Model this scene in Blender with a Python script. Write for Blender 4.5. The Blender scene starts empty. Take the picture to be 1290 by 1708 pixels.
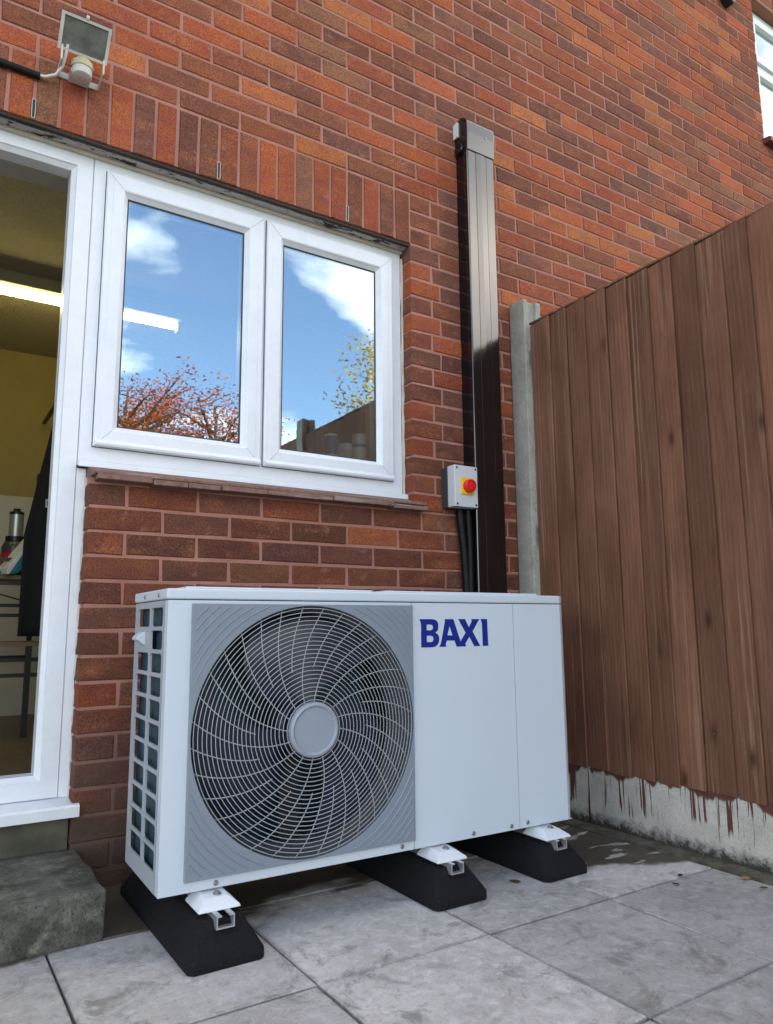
import bpy, bmesh, math, random
from mathutils import Vector, Matrix
R = math.radians
random.seed(7)
SC = bpy.context.scene
COL = SC.collection

# ------------------------------------------------------------------ camera
CAM_F, CAM_YAW, CAM_PITCH, CAM_ROLL = 1231.96, R(32.702), R(8.8715), R(-0.481)
CAM_POS = Vector((-1.6319, -2.3436, 0.7282))
IMG_W, IMG_H = 1290, 1708
_f = Vector((math.sin(CAM_YAW)*math.cos(CAM_PITCH), math.cos(CAM_YAW)*math.cos(CAM_PITCH), math.sin(CAM_PITCH)))
_r = Vector((math.cos(CAM_YAW), -math.sin(CAM_YAW), 0))
_u = _r.cross(_f)
_c, _s = math.cos(CAM_ROLL), math.sin(CAM_ROLL)
CAM_R, CAM_U, CAM_D = _c*_r + _s*_u, -_s*_r + _c*_u, _f
cam = bpy.data.cameras.new('camera')
cam.sensor_fit = 'VERTICAL'; cam.sensor_height = 24.0
cam.lens = CAM_F/IMG_H*24.0
cam.clip_start = 0.05; cam.clip_end = 3000
cam_o = bpy.data.objects.new('camera', cam); COL.objects.link(cam_o)
m = Matrix.Identity(4)
for i in range(3):
    m[i][0] = CAM_R[i]; m[i][1] = CAM_U[i]; m[i][2] = -CAM_D[i]; m[i][3] = CAM_POS[i]
cam_o.matrix_world = m
SC.camera = cam_o
def pix(p):
    d = Vector(p)-CAM_POS
    w = d.dot(CAM_D)
    if w < 0.05: return None
    return (IMG_W/2+CAM_F*d.dot(CAM_R)/w, IMG_H/2-CAM_F*d.dot(CAM_U)/w, w)

# ------------------------------------------------------------------ light
SUN_EL, SUN_AZ = R(38), R(25)          # azimuth measured from +y (behind the house) towards +x
world = bpy.data.worlds.new('World'); SC.world = world; world.use_nodes = True
nt = world.node_tree; N = nt.nodes; L = nt.links
for n in list(N): N.remove(n)
out = N.new('ShaderNodeOutputWorld'); bg = N.new('ShaderNodeBackground'); bg.inputs['Strength'].default_value = 0.12
sky = N.new('ShaderNodeTexSky'); sky.sky_type = 'NISHITA'; sky.sun_disc = False
sky.ozone_density = 1.4; sky.dust_density = .8; sky.sun_elevation = SUN_EL; sky.sun_rotation = SUN_AZ
tc = N.new('ShaderNodeTexCoord')
sep = N.new('ShaderNodeSeparateXYZ'); L.new(tc.outputs['Generated'], sep.inputs[0])
zc = N.new('ShaderNodeMath'); zc.operation = 'MAXIMUM'; L.new(sep.outputs['Z'], zc.inputs[0]); zc.inputs[1].default_value = 0.0
zo = N.new('ShaderNodeMath'); zo.operation = 'ADD'; L.new(zc.outputs[0], zo.inputs[0]); zo.inputs[1].default_value = 0.12
dv = N.new('ShaderNodeVectorMath'); dv.operation = 'DIVIDE'; L.new(tc.outputs['Generated'], dv.inputs[0])
cmb = N.new('ShaderNodeCombineXYZ')
for k in range(3): L.new(zo.outputs[0], cmb.inputs[k])
L.new(cmb.outputs[0], dv.inputs[1])
mp = N.new('ShaderNodeMapping'); mp.inputs['Location'].default_value = (37.04, 20.1, 0); L.new(dv.outputs[0], mp.inputs['Vector'])
cn = N.new('ShaderNodeTexNoise'); cn.inputs['Scale'].default_value = 0.95; cn.inputs['Detail'].default_value = 9
cn.inputs['Roughness'].default_value = 0.56; cn.inputs['Distortion'].default_value = 0.25
L.new(mp.outputs[0], cn.inputs['Vector'])
cr = N.new('ShaderNodeValToRGB'); cr.color_ramp.elements[0].position = 0.49; cr.color_ramp.elements[1].position = 0.71
L.new(cn.outputs['Fac'], cr.inputs[0])
mx = N.new('ShaderNodeMix'); mx.data_type = 'RGBA'; L.new(cr.outputs[0], mx.inputs[0])
L.new(sky.outputs[0], mx.inputs[6]); mx.inputs[7].default_value = (17.5, 15.9, 13.6, 1)
L.new(mx.outputs[2], bg.inputs['Color']); L.new(bg.outputs[0], out.inputs[0])
sun = bpy.data.lights.new('sun', 'SUN'); sun.energy = 3.2; sun.angle = R(0.53); sun.color = (1, .95, .87)
sun_o = bpy.data.objects.new('sun', sun); COL.objects.link(sun_o)
sd = Vector((math.sin(SUN_AZ)*math.cos(SUN_EL), math.cos(SUN_AZ)*math.cos(SUN_EL), math.sin(SUN_EL)))
sun_o.rotation_euler = sd.to_track_quat('Z', 'Y').to_euler()
sun_o.location = sd*40
SC.view_settings.view_transform = 'Standard'; SC.view_settings.look = 'None'
SC.view_settings.exposure = 1.8; SC.view_settings.gamma = 1.0; SC.view_settings.use_curve_mapping = False
SC.render.engine = 'CYCLES'
SC.cycles.max_bounces = 6; SC.cycles.diffuse_bounces = 2; SC.cycles.glossy_bounces = 3; SC.cycles.transparent_max_bounces = 12
SC.cycles.sample_clamp_indirect = 6

# ------------------------------------------------------------------ helpers
class MB:
    def __init__(s): s.v = []; s.f = []
    def add(s, vs, fs):
        o = len(s.v); s.v += [tuple(p) for p in vs]; s.f += [tuple(i+o for i in f) for f in fs]; return s
    def box(s, x0, x1, y0, y1, z0, z1):
        return s.add([(x0,y0,z0),(x1,y0,z0),(x1,y1,z0),(x0,y1,z0),(x0,y0,z1),(x1,y0,z1),(x1,y1,z1),(x0,y1,z1)],
                     [(0,3,2,1),(4,5,6,7),(0,1,5,4),(1,2,6,5),(2,3,7,6),(3,0,4,7)])
    def ring_frame(s, x0, x1, z0, z1, prof):
        """mitred rectangular frame in the xz plane; prof = [(inset, y), ...]"""
        vs = []; fs = []
        for a, y in prof:
            vs += [(x0+a,y,z0+a),(x1-a,y,z0+a),(x1-a,y,z1-a),(x0+a,y,z1-a)]
        for k in range(len(prof)-1):
            for j in range(4):
                a, b = k*4+j, k*4+(j+1) % 4
                fs.append((a, b, b+4, a+4))
        return s.add(vs, fs)
    def tube(s, pts, r, n=8, closed=False, caps=True):
        pts = [Vector(p) for p in pts]; K = len(pts); rr = r if isinstance(r, (list, tuple)) else [r]*K
        vs = []; up = None
        for i, p in enumerate(pts):
            if closed: t = pts[(i+1) % K]-pts[i-1]
            else: t = pts[min(i+1, K-1)]-pts[max(i-1, 0)]
            t.normalize()
            if up is None:
                up = Vector((0,0,1)) if abs(t.z) < .9 else Vector((0,1,0))
            a = t.cross(up)
            if a.length < 1e-4: a = t.orthogonal()
            a.normalize(); b = a.cross(t); b.normalize(); up = b
            for j in range(n):
                an = 2*math.pi*j/n
                vs.append(p+(a*math.cos(an)+b*math.sin(an))*rr[i])
        fs = []
        for i in range(K if closed else K-1):
            for j in range(n):
                a0, a1 = i*n+j, i*n+(j+1) % n; i2 = (i+1) % K
                fs.append((a0, a1, i2*n+(j+1) % n, i2*n+j))
        if caps and not closed:
            fs.append(tuple(range(n-1, -1, -1))); fs.append(tuple((K-1)*n+j for j in range(n)))
        return s.add(vs, fs)
    def lathe(s, prof, c=(0,0,0), axis='z', n=24):
        """prof = [(radius, h)...] revolved about axis through c"""
        vs = []; fs = []
        for r, h in prof:
            for j in range(n):
                a = 2*math.pi*j/n; p, q = r*math.cos(a), r*math.sin(a)
                if axis == 'z': vs.append((c[0]+p, c[1]+q, c[2]+h))
                elif axis == 'y': vs.append((c[0]+p, c[1]+h, c[2]+q))
                else: vs.append((c[0]+h, c[1]+p, c[2]+q))
        K = len(prof)
        for i in range(K-1):
            for j in range(n):
                fs.append((i*n+j, i*n+(j+1) % n, (i+1)*n+(j+1) % n, (i+1)*n+j))
        fs.append(tuple(range(n-1, -1, -1))); fs.append(tuple((K-1)*n+j for j in range(n)))
        return s.add(vs, fs)
    def prism(s, poly, a, b, axis='y'):
        """2-D polygon extruded from a to b along axis (poly in the two other axes, in order)"""
        def P(q, h):
            if axis == 'y': return (q[0], h, q[1])
            if axis == 'x': return (h, q[0], q[1])
            return (q[0], q[1], h)
        n = len(poly); vs = [P(q, a) for q in poly]+[P(q, b) for q in poly]
        fs = [(i, (i+1) % n, n+(i+1) % n, n+i) for i in range(n)]
        fs += [tuple(range(n-1, -1, -1)), tuple(range(n, 2*n))]
        return s.add(vs, fs)
    def mesh(s, name, mat=None, bevel=0, seg=2, smooth=False):
        me = bpy.data.meshes.new(name); me.from_pydata(s.v, [], s.f)
        bm = bmesh.new(); bm.from_mesh(me)
        bmesh.ops.recalc_face_normals(bm, faces=bm.faces)
        if bevel:
            es = [e for e in bm.edges if len(e.link_faces) == 2 and e.calc_face_angle(0) > .5]
            bmesh.ops.bevel(bm, geom=es, offset=bevel, segments=seg, affect='EDGES', profile=.6, clamp_overlap=True)
        bm.to_mesh(me); bm.free()
        if smooth:
            for p in me.polygons: p.use_smooth = True
            try: me.set_sharp_from_angle(angle=R(38))
            except Exception: pass
        if mat: me.materials.append(mat)
        return me
    def build(s, name, mat, parent=None, **kw):
        return link(name, s.mesh(name, mat, **kw), parent)
def link(name, me, parent=None):
    o = bpy.data.objects.new(name, me); COL.objects.link(o)
    if parent: o.parent = parent
    return o
def tag(o, label, cat, group=None):
    o['label'] = label; o['category'] = cat
    if group: o['group'] = group
    return o
def thing(name, label, cat, loc=(0,0,0), rz=0, group=None):
    o = bpy.data.objects.new(name, None); COL.objects.link(o); o.location = loc; o.rotation_euler.z = rz
    o.empty_display_size = .1
    return tag(o, label, cat, group)
def structure(o): o['kind'] = 'structure'; return o
def stuff(o): o['kind'] = 'stuff'; return o

# ------------------------------------------------------------------ materials
class G:
    """small node-graph helper"""
    def __init__(s, name):
        s.m = bpy.data.materials.new(name); s.m.use_nodes = True
        s.t = s.m.node_tree; s.N = s.t.nodes; s.L = s.t.links
        s.b = s.N['Principled BSDF']
        s.pos = s.N.new('ShaderNodeNewGeometry').outputs['Position']
    def put(s, sock, v):
        if hasattr(v, 'is_linked') or hasattr(v, 'links'): s.L.new(v, sock)
        elif isinstance(v, (tuple, list)) and len(v) == 3 and sock.type == 'RGBA': sock.default_value = (*v, 1)
        else: sock.default_value = v
    def map(s, vec=None, scale=(1,1,1), loc=(0,0,0), rot=(0,0,0)):
        n = s.N.new('ShaderNodeMapping'); s.L.new(vec or s.pos, n.inputs[0])
        n.inputs['Scale'].default_value = scale; n.inputs['Rotation'].default_value = rot
        s.put(n.inputs['Location'], loc); return n.outputs[0]
    def noise(s, vec=None, scale=5, detail=4, rough=.5, dist=0, col=False):
        n = s.N.new('ShaderNodeTexNoise'); s.L.new(vec or s.pos, n.inputs['Vector'])
        n.inputs['Scale'].default_value = scale; n.inputs['Detail'].default_value = detail
        n.inputs['Roughness'].default_value = rough; n.inputs['Distortion'].default_value = dist
        return n.outputs['Color' if col else 'Fac']
    def voro(s, vec=None, scale=5, feature='F1', out='Distance'):
        n = s.N.new('ShaderNodeTexVoronoi'); s.L.new(vec or s.pos, n.inputs['Vector']); n.feature = feature
        n.inputs['Scale'].default_value = scale; return n.outputs[out]
    def ramp(s, fac, *stops):
        n = s.N.new('ShaderNodeValToRGB'); s.L.new(fac, n.inputs[0]); e = n.color_ramp.elements
        while len(e) < len(stops): e.new(.5)
        for i, (p, c) in enumerate(stops):
            e[i].position = p; e[i].color = (c, c, c, 1) if isinstance(c, (int, float)) else (*c, 1)
        return n.outputs[0]
    def mix(s, fac, a, b, mode='MIX'):
        n = s.N.new('ShaderNodeMix'); n.data_type = 'RGBA'; n.blend_type = mode
        s.put(n.inputs[0], fac); s.put(n.inputs[6], a); s.put(n.inputs[7], b); return n.outputs[2]
    def math(s, op, a, b=0.0, clamp=False):
        n = s.N.new('ShaderNodeMath'); n.operation = op; n.use_clamp = clamp
        s.put(n.inputs[0], a); s.put(n.inputs[1], b); return n.outputs[0]
    def xyz(s, vec=None):
        n = s.N.new('ShaderNodeSeparateXYZ'); s.L.new(vec or s.pos, n.inputs[0]); return n.outputs
    def obj(s, k='Random'):
        return s.N.new('ShaderNodeObjectInfo').outputs[k]
    def hsv(s, c, h=.5, sat=1.0, v=1.0):
        n = s.N.new('ShaderNodeHueSaturation'); s.put(n.inputs['Color'], c); s.put(n.inputs['Hue'], h)
        s.put(n.inputs['Saturation'], sat); s.put(n.inputs['Value'], v); return n.outputs[0]
    def bump(s, h, strength=.3, dist=.01, normal=None):
        n = s.N.new('ShaderNodeBump'); s.L.new(h, n.inputs['Height']); n.inputs['Strength'].default_value = strength
        n.inputs['Distance'].default_value = dist
        if normal: s.L.new(normal, n.inputs['Normal'])
        s.L.new(n.outputs[0], s.b.inputs['Normal']); return n.outputs[0]
    def set(s, **k):
        for a, v in k.items(): s.put(s.b.inputs[a.replace('_', ' ')], v)
        return s
def simple(name, col, rough=.5, metal=0, spec=.5, var=.0, bump=0, bscale=200, emit=None, estr=0):
    g = G(name); c = col
    if var:
        n = g.noise(scale=9, detail=6, rough=.65)
        c = g.mix(g.ramp(n, (.3, 0.0), (.7, 1.0)), tuple(x*(1-var) for x in col), tuple(min(1, x*(1+var*.6)) for x in col))
    g.set(Base_Color=c, Roughness=rough, Metallic=metal)
    g.b.inputs['Specular IOR Level'].default_value = spec
    if bump: g.bump(g.noise(scale=bscale, detail=3), bump, .002)
    if emit:
        g.b.inputs['Emission Color'].default_value = (*emit, 1); g.b.inputs['Emission Strength'].default_value = estr
    return g.m

def brick_material(name, from_attr):
    g = G(name)
    if from_attr:
        a = g.N.new('ShaderNodeVertexColor'); a.layer_name = 'tint'; base = a.outputs['Color']
    else: base = g.obj('Color')
    fine = g.noise(scale=190, detail=5, rough=.75)
    blotch = g.noise(g.map(scale=(9,9,22)), scale=1.0, detail=5, rough=.6, dist=.4)
    grit = g.noise(scale=420, detail=2)
    c = g.mix(g.ramp(blotch, (.36, 0.0), (.66, .85)), base, g.hsv(base, .512, 1.05, 1.28))
    c = g.mix(g.ramp(blotch, (.28, .55), (.45, 0.0)), c, g.hsv(base, .495, .8, .7))
    warm = g.noise(g.map(scale=(5.5,5.5,13), loc=(4,2,1)), scale=1.0, detail=3, rough=.55)
    c = g.mix(g.math('MULTIPLY', g.ramp(warm, (.52, 0.0), (.72, .75)), g.ramp(fine, (.35, .35), (.6, 1.0))), c, (.52, .165, .062))
    c = g.mix(g.ramp(fine, (.38, .85), (.54, 0.0)), c, g.hsv(base, .5, .85, .36))
    c = g.mix(g.ramp(fine, (.57, 0.0), (.74, .55)), c, g.hsv(base, .52, .95, 1.75))
    lime = g.math('MULTIPLY', g.ramp(g.noise(scale=330, detail=2), (.67, 0.0), (.73, 1.0)), g.ramp(g.noise(scale=6, detail=3), (.47, 0.0), (.62, .85)))
    c = g.mix(lime, c, (.55, .45, .38))
    smear = g.math('MULTIPLY', g.ramp(g.noise(scale=19, detail=7, rough=.7), (.57, 0.0), (.68, .6)), g.ramp(fine, (.35, .3), (.6, 1.0)))
    c = g.mix(smear, c, (.44, .22, .165))
    # splash dirt and algae on the lowest courses
    z = g.xyz()[2]
    d = g.math('ADD', z, g.math('MULTIPLY', g.noise(scale=7, detail=4), .35))
    c = g.mix(g.ramp(d, (.30, .9), (.66, 0.0)), c, (.075, .058, .045))
    g.set(Base_Color=c, Roughness=.88); g.b.inputs['Specular IOR Level'].default_value = .25
    h = g.math('ADD', g.math('MULTIPLY', fine, .7), g.math('ADD', g.math('MULTIPLY', grit, .3), g.math('MULTIPLY', g.noise(scale=55, detail=3), .8)))
    g.bump(h, 1.0, .006)
    return g.m
MAT = {}
MAT['brick'] = brick_material('brick_faces', False)
MAT['brick_far'] = brick_material('brick_faces_far', True)
g = G('mortar')
n1 = g.noise(scale=260, detail=4, rough=.7); n2 = g.noise(scale=5, detail=4)
c = g.mix(g.ramp(n2, (.3, 0.0), (.7, 1.0)), (.37, .165, .122), (.50, .250, .195))
c = g.mix(g.ramp(n1, (.34, .5), (.47, 0.0)), c, (.28, .12, .09))
z = g.xyz()[2]; d = g.math('ADD', z, g.math('MULTIPLY', g.noise(scale=7, detail=4), .35))
c = g.mix(g.ramp(d, (.30, .88), (.78, 0.0)), c, (.085, .064, .05))
g.set(Base_Color=c, Roughness=.95); g.b.inputs['Specular IOR Level'].default_value = .15
g.bump(g.math('ADD', n1, g.noise(scale=60)), .6, .004); MAT['mortar'] = g.m

g = G('upvc_white')
dirt = g.noise(scale=14, detail=7, rough=.75); sp = g.noise(scale=150, detail=5, rough=.8)
z = g.xyz()[2]
low = g.ramp(z, (.22, .9), (.75, .12))
spk = g.math('MULTIPLY', g.ramp(sp, (.69, 0.0), (.74, .8)), low)
c = g.mix(g.ramp(dirt, (.45, 0.0), (.8, .35)), (.80, .82, .85), (.60, .60, .60))
c = g.mix(spk, c, (.12, .12, .12))
g.set(Base_Color=c, Roughness=.28); MAT['upvc'] = g.m
MAT['gasket'] = simple('rubber_gasket', (.03, .03, .033), .6)
MAT['mastic'] = simple('old_mastic', (.60, .53, .46), .8, var=.25, bump=.5, bscale=120)
g = G('lintel_paint_and_shade')
pe = g.noise(g.map(scale=(1,2.5,2.5)), scale=16, detail=7, rough=.7)
st = g.noise(scale=1.6, detail=2)
msk = g.math('ADD', pe, g.math('MULTIPLY', st, .22))
c = g.mix(g.ramp(msk, (.66, 0.0), (.69, 1.0)), (.46, .43, .39), (.018, .014, .012))
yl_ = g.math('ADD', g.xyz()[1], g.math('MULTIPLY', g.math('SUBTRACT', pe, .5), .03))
c = g.mix(g.ramp(yl_, (.018, 1.0), (.024, 0.0)), c, (.030, .014, .009))  # dark brown front edge paints the shadow beneath the soldier bricks
g.set(Base_Color=c, Roughness=.75); g.bump(pe, .3, .003); MAT['lintel'] = g.m

# glass: clear, strongly reflecting coated double glazing with a slightly uneven surface
def glass_mat(name, refl, wav):
    g = G(name); g.N.remove(g.b)
    o = g.N['Material Output']
    tr = g.N.new('ShaderNodeBsdfTransparent'); tr.inputs[0].default_value = (.90, .93, .92, 1)
    gl = g.N.new('ShaderNodeBsdfGlossy'); gl.inputs['Roughness'].default_value = .0
    gl.inputs['Color'].default_value = (.80, .94, 1, 1)
    lw = g.N.new('ShaderNodeFresnel'); lw.inputs['IOR'].default_value = 1.5
    f = g.math('ADD', g.math('MULTIPLY', lw.outputs[0], 1.1), refl, True)
    b = g.N.new('ShaderNodeBump'); b.inputs['Strength'].default_value = wav; b.inputs['Distance'].default_value = .01
    g.L.new(g.math('ADD', g.noise(scale=5, detail=1), g.math('MULTIPLY', g.noise(g.map(scale=(60,1,14)), scale=1, detail=2), .05)), b.inputs['Height'])
    g.L.new(b.outputs[0], gl.inputs['Normal'])
    ms = g.N.new('ShaderNodeMixShader'); g.L.new(f, ms.inputs[0]); g.L.new(tr.outputs[0], ms.inputs[1]); g.L.new(gl.outputs[0], ms.inputs[2])
    g.L.new(ms.outputs[0], o.inputs[0]); return g.m
MAT['glass'] = glass_mat('window_glass', .31, .035)

g = G('sill_cement')
n1 = g.noise(scale=45, detail=6, rough=.7); n2 = g.noise(g.map(scale=(4,10,60)), scale=1, detail=5)
c = g.mix(g.ramp(n1, (.3, 0.0), (.7, 1.0)), (.15, .075, .055), (.30, .18, .14))
c = g.mix(g.ramp(n2, (.6, 0.0), (.68, .5)), c, (.40, .33, .30))
g.set(Base_Color=c, Roughness=.9); g.bump(g.math('ADD', n1, n2), .8, .006); MAT['sill'] = g.m

def concrete(name, lo, hi, algae, drips=False):
    g = G(name); z = g.xyz()[2]
    n1 = g.noise(scale=12, detail=8, rough=.7); n2 = g.noise(scale=170, detail=4, rough=.7)
    c = g.mix(g.ramp(n1, (.3, 0.0), (.7, 1.0)), lo, hi)
    c = g.mix(g.ramp(n2, (.33, .6), (.46, 0.0)), c, tuple(x*.45 for x in lo))
    if drips:
        t = g.noise(g.map(scale=(1, 85, 2.2)), scale=1, detail=3, rough=.6, dist=.2)
        wide = g.noise(g.map(scale=(1, 12, 2)), scale=1, detail=3)
        lim = g.math('ADD', g.math('MULTIPLY', g.math('SUBTRACT', z, .05), 1.0), g.math('MULTIPLY', g.math('SUBTRACT', wide, .5), .35))
        thin = g.math('MULTIPLY', g.ramp(t, (.545, 0.0), (.57, 1.0)), g.ramp(lim, (-.02, 0.0), (.02, 1.0)))
        edge = g.ramp(g.math('ADD', z, g.math('MULTIPLY', g.math('SUBTRACT', g.noise(g.map(scale=(1,17,1)), scale=1, detail=2), .5), .12)), (.184, 0.0), (.192, 1.0))
        c = g.mix(g.math('MAXIMUM', thin, edge), c, (.115, .045, .033))
    gz = g.math('ADD', z, g.math('MULTIPLY', g.math('SUBTRACT', g.noise(scale=38, detail=6, rough=.75), .5), algae[2]))
    c = g.mix(g.ramp(gz, (algae[0], .94), (algae[1], 0.0)), c, (.022, .022, .016))
    g.set(Base_Color=c, Roughness=.92); g.b.inputs['Specular IOR Level'].default_value = .25
    g.bump(g.math('ADD', n2, g.noise(scale=40, detail=4)), .5, .003); return g.m
MAT['post'] = concrete('concrete_post', (.30, .285, .245), (.47, .45, .40), (-.05, .04, .1))
MAT['gravel_board'] = concrete('concrete_gravel_board', (.42, .40, .35), (.60, .57, .52), (.012, .050, .11), True)
g = G('step_concrete')
n1 = g.noise(scale=9, detail=8, rough=.72); n2 = g.noise(scale=150, detail=4, rough=.75); n3 = g.noise(scale=24, detail=5)
c = g.mix(g.ramp(n1, (.36, 0.0), (.62, 1.0)), (.062, .060, .045), (.20, .19, .15))
c = g.mix(g.ramp(n3, (.55, 0.0), (.68, .7)), c, (.30, .27, .21))
c = g.mix(g.ramp(n2, (.36, .7), (.48, 0.0)), c, (.018, .018, .014))
g.set(Base_Color=c, Roughness=.93); g.bump(g.math('ADD', n2, n3), .7, .006); MAT['step'] = g.m
g = G('green_plinth')
c = g.mix(g.ramp(g.noise(scale=10, detail=6), (.3, 0.0), (.7, 1.0)), (.06, .055, .04), (.13, .115, .085))
zz = g.xyz()[2]
c = g.mix(g.math('MULTIPLY', g.ramp(g.noise(scale=8, detail=6, rough=.7), (.45, 0.0), (.62, .9)), g.ramp(zz, (.13, 1.0), (.2, .2))), c, (.05, .065, .022))
g.set(Base_Color=c, Roughness=.9); g.bump(g.noise(scale=120, detail=5), .5, .003); MAT['plinth'] = g.m

# paving: pale grey concrete flags, damp by the fence and under the unit
g = G('paving_flag')
rnd = g.obj(); x, y, z = g.xyz()
n1 = g.noise(scale=3.2, detail=9, rough=.66); n2 = g.noise(scale=120, detail=6, rough=.75); n3 = g.noise(scale=30, detail=6, rough=.7, dist=.6)
c = g.mix(g.ramp(n1, (.32, 0.0), (.68, 1.0)), (.385, .368, .342), (.555, .535, .505))
c = g.mix(g.ramp(n3, (.5, 0.0), (.68, .75)), c, (.64, .64, .63))
c = g.mix(g.ramp(n3, (.30, .6), (.44, 0.0)), c, (.22, .21, .19))
c = g.mix(g.ramp(n2, (.34, .5), (.45, 0.0)), c, (.17, .168, .162))
c = g.hsv(c, .5, 1.0, g.math('ADD', g.math('MULTIPLY', rnd, .36), .84))
gc = g.N.new('ShaderNodeTexCoord').outputs['Generated']; gx, gy, _ = g.xyz(gc)
ed = g.math('MINIMUM', g.math('MINIMUM', gx, g.math('SUBTRACT', 1.0, gx)), g.math('MINIMUM', gy, g.math('SUBTRACT', 1.0, gy)))
ed = g.math('ADD', ed, g.math('MULTIPLY', g.math('SUBTRACT', g.noise(scale=17, detail=6, rough=.7), .5), .12))
c = g.mix(g.ramp(ed, (-.02, .45), (.018, 0.0)), c, (.15, .145, .13))
blm = g.noise(g.map(scale=(1,1,1), loc=(5,3,0)), scale=7, detail=8, rough=.75, dist=.8)
c = g.mix(g.ramp(blm, (.53, 0.0), (.64, .7)), c, (.20, .19, .168))
# damp by the fence
wob = g.math('MULTIPLY', g.math('SUBTRACT', g.noise(scale=5.5, detail=4), .5), .22)
e1 = g.math('ADD', g.math('ADD', g.math('MULTIPLY', g.math('SUBTRACT', x, .12), .42), g.math('ADD', y, .78)), wob)   # >0 : damp
s1 = g.math('MULTIPLY', g.ramp(e1, (.115, 0.0), (.15, 1.0)), g.ramp(x, (.02, 0.0), (.16, 1.0)))
top = g.ramp(g.math('ADD', y, .9), (.0, 0.0), (.03, 1.0))
damp1 = g.math('MULTIPLY', s1, g.math('MULTIPLY', g.math('MAXIMUM', top, 0.0), 1.0))
e2 = g.math('ADD', g.math('ADD', y, .40), g.math('MULTIPLY', g.math('SUBTRACT', g.noise(g.map(scale=(3, 7, 1)), scale=1, detail=5), .5), .5))
damp2 = g.ramp(e2, (.0, 0.0), (.04, 1.0))
damp = g.math('MAXIMUM', damp1, damp2)
isl = g.noise(g.map(scale=(6, 22, 1), rot=(0,0,R(-14)), loc=(1.7,.4,0)), scale=1, detail=3, rough=.5)
island = g.math('MULTIPLY', g.ramp(isl, (.635, 0.0), (.65, 1.0)), g.ramp(y, (.0, 0.0), (.001, 1.0)))
wetc = g.mix(g.ramp(n1, (.3, 0.0), (.7, 1.0)), (.060, .052, .036), (.115, .10, .072))
c2 = g.mix(damp, c, wetc)
c2 = g.mix(g.math('MULTIPLY', g.ramp(isl, (.59, 0.0), (.635, 1.0)), g.math('MULTIPLY', damp1, .9)), c2, (.50, .48, .44))
g.set(Base_Color=c2, Roughness=g.math('SUBTRACT', .93, g.math('MULTIPLY', damp, .5))); g.b.inputs['Specular IOR Level'].default_value = .3
g.bump(g.math('ADD', n2, g.math('MULTIPLY', n3, 1.2)), .45, .003); MAT['flag'] = g.m
g = G('joint_soil')
c = g.mix(g.ramp(g.noise(scale=60, detail=5), (.4, 0.0), (.6, 1.0)), (.010, .009, .008), (.035, .032, .026))
g.set(Base_Color=c, Roughness=.95); g.bump(g.noise(scale=90), .7, .006); MAT['soil'] = g.m
g = G('moss_strip')
c = g.mix(g.ramp(g.noise(scale=18, detail=7, rough=.7), (.35, 0.0), (.65, 1.0)), (.045, .042, .026), (.16, .145, .105))
g.set(Base_Color=c, Roughness=.8); g.bump(g.noise(scale=130, detail=5), .6, .004); MAT['strip'] = g.m
g = G('lawn')
c = g.mix(g.ramp(g.noise(scale=3, detail=8), (.35, 0.0), (.65, 1.0)), (.03, .055, .015), (.08, .11, .03))
g.set(Base_Color=c, Roughness=.95); g.bump(g.noise(scale=60, detail=4), 1, .03); MAT['lawn'] = g.m

# fence timber
g = G('fence_timber')
rnd = g.obj()
off = g.N.new('ShaderNodeCombineXYZ'); g.L.new(g.math('MULTIPLY', rnd, 37.0), off.inputs[0]); g.L.new(g.math('MULTIPLY', rnd, 11.0), off.inputs[2])
v = g.N.new('ShaderNodeVectorMath'); v.operation = 'ADD'; g.L.new(g.pos, v.inputs[0]); g.L.new(off.outputs[0], v.inputs[1]); v = v.outputs[0]
wp = g.noise(g.map(v, scale=(1, 3.0, 1.6)), scale=1.3, detail=2)                       # slow wander of the grain
kn = g.voro(g.map(v, scale=(1, 8.5, 3.6)), scale=1.0)                                 # knots
ring = g.math('ADD', g.math('MULTIPLY', wp, 11.0), g.math('MULTIPLY', g.math('POWER', g.math('SUBTRACT', 1.0, g.math('MINIMUM', kn, 1.0)), 6.0), 10.0))
yy = g.xyz(v)[1]
gr = g.math('SINE', g.math('ADD', g.math('MULTIPLY', yy, 330.0), ring))
fib = g.noise(g.map(v, scale=(1, 260, 5)), scale=1, detail=5, rough=.6)
blot = g.noise(g.map(v, scale=(1, 6, 2.6)), scale=1, detail=6, rough=.62, dist=.3)
c = g.mix(g.ramp(blot, (.3, 0.0), (.7, 1.0)), (.118, .052, .031), (.222, .107, .068))
c = g.mix(g.math('MULTIPLY', g.ramp(gr, (.35, 0.0), (.95, .18)), g.ramp(blot, (.3, .3), (.6, 1.0))), c, (.28, .155, .105))
c = g.mix(g.ramp(fib, (.52, 0.0), (.74, .5)), c, (.27, .150, .105))
streak = g.noise(g.map(v, scale=(1, 95, 1.6)), scale=1, detail=5, rough=.62, dist=.35)
sm = g.noise(g.map(v, scale=(1, 7, .8), loc=(3,1,2)), scale=1, detail=3)
c = g.mix(g.math('MULTIPLY', g.ramp(streak, (.50, 0.0), (.66, .75)), g.ramp(sm, (.48, 0.0), (.62, 1.0))), c, (.37, .225, .155))
c = g.mix(g.ramp(streak, (.30, .55), (.42, 0.0)), c, (.055, .026, .018))
sel = g.ramp(g.voro(g.map(v, scale=(1, 8.5, 3.6)), scale=1.0, out='Color'), (.36, 0.0), (.38, 1.0))
c = g.mix(g.math('MULTIPLY', sel, g.ramp(kn, (.0, .9), (.055, .8), (.12, .3), (.2, 0.0))), c, (.045, .018, .012))
c = g.hsv(c, .5, 1.05, g.math('ADD', g.math('MULTIPLY', rnd, .45), .78))
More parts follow.
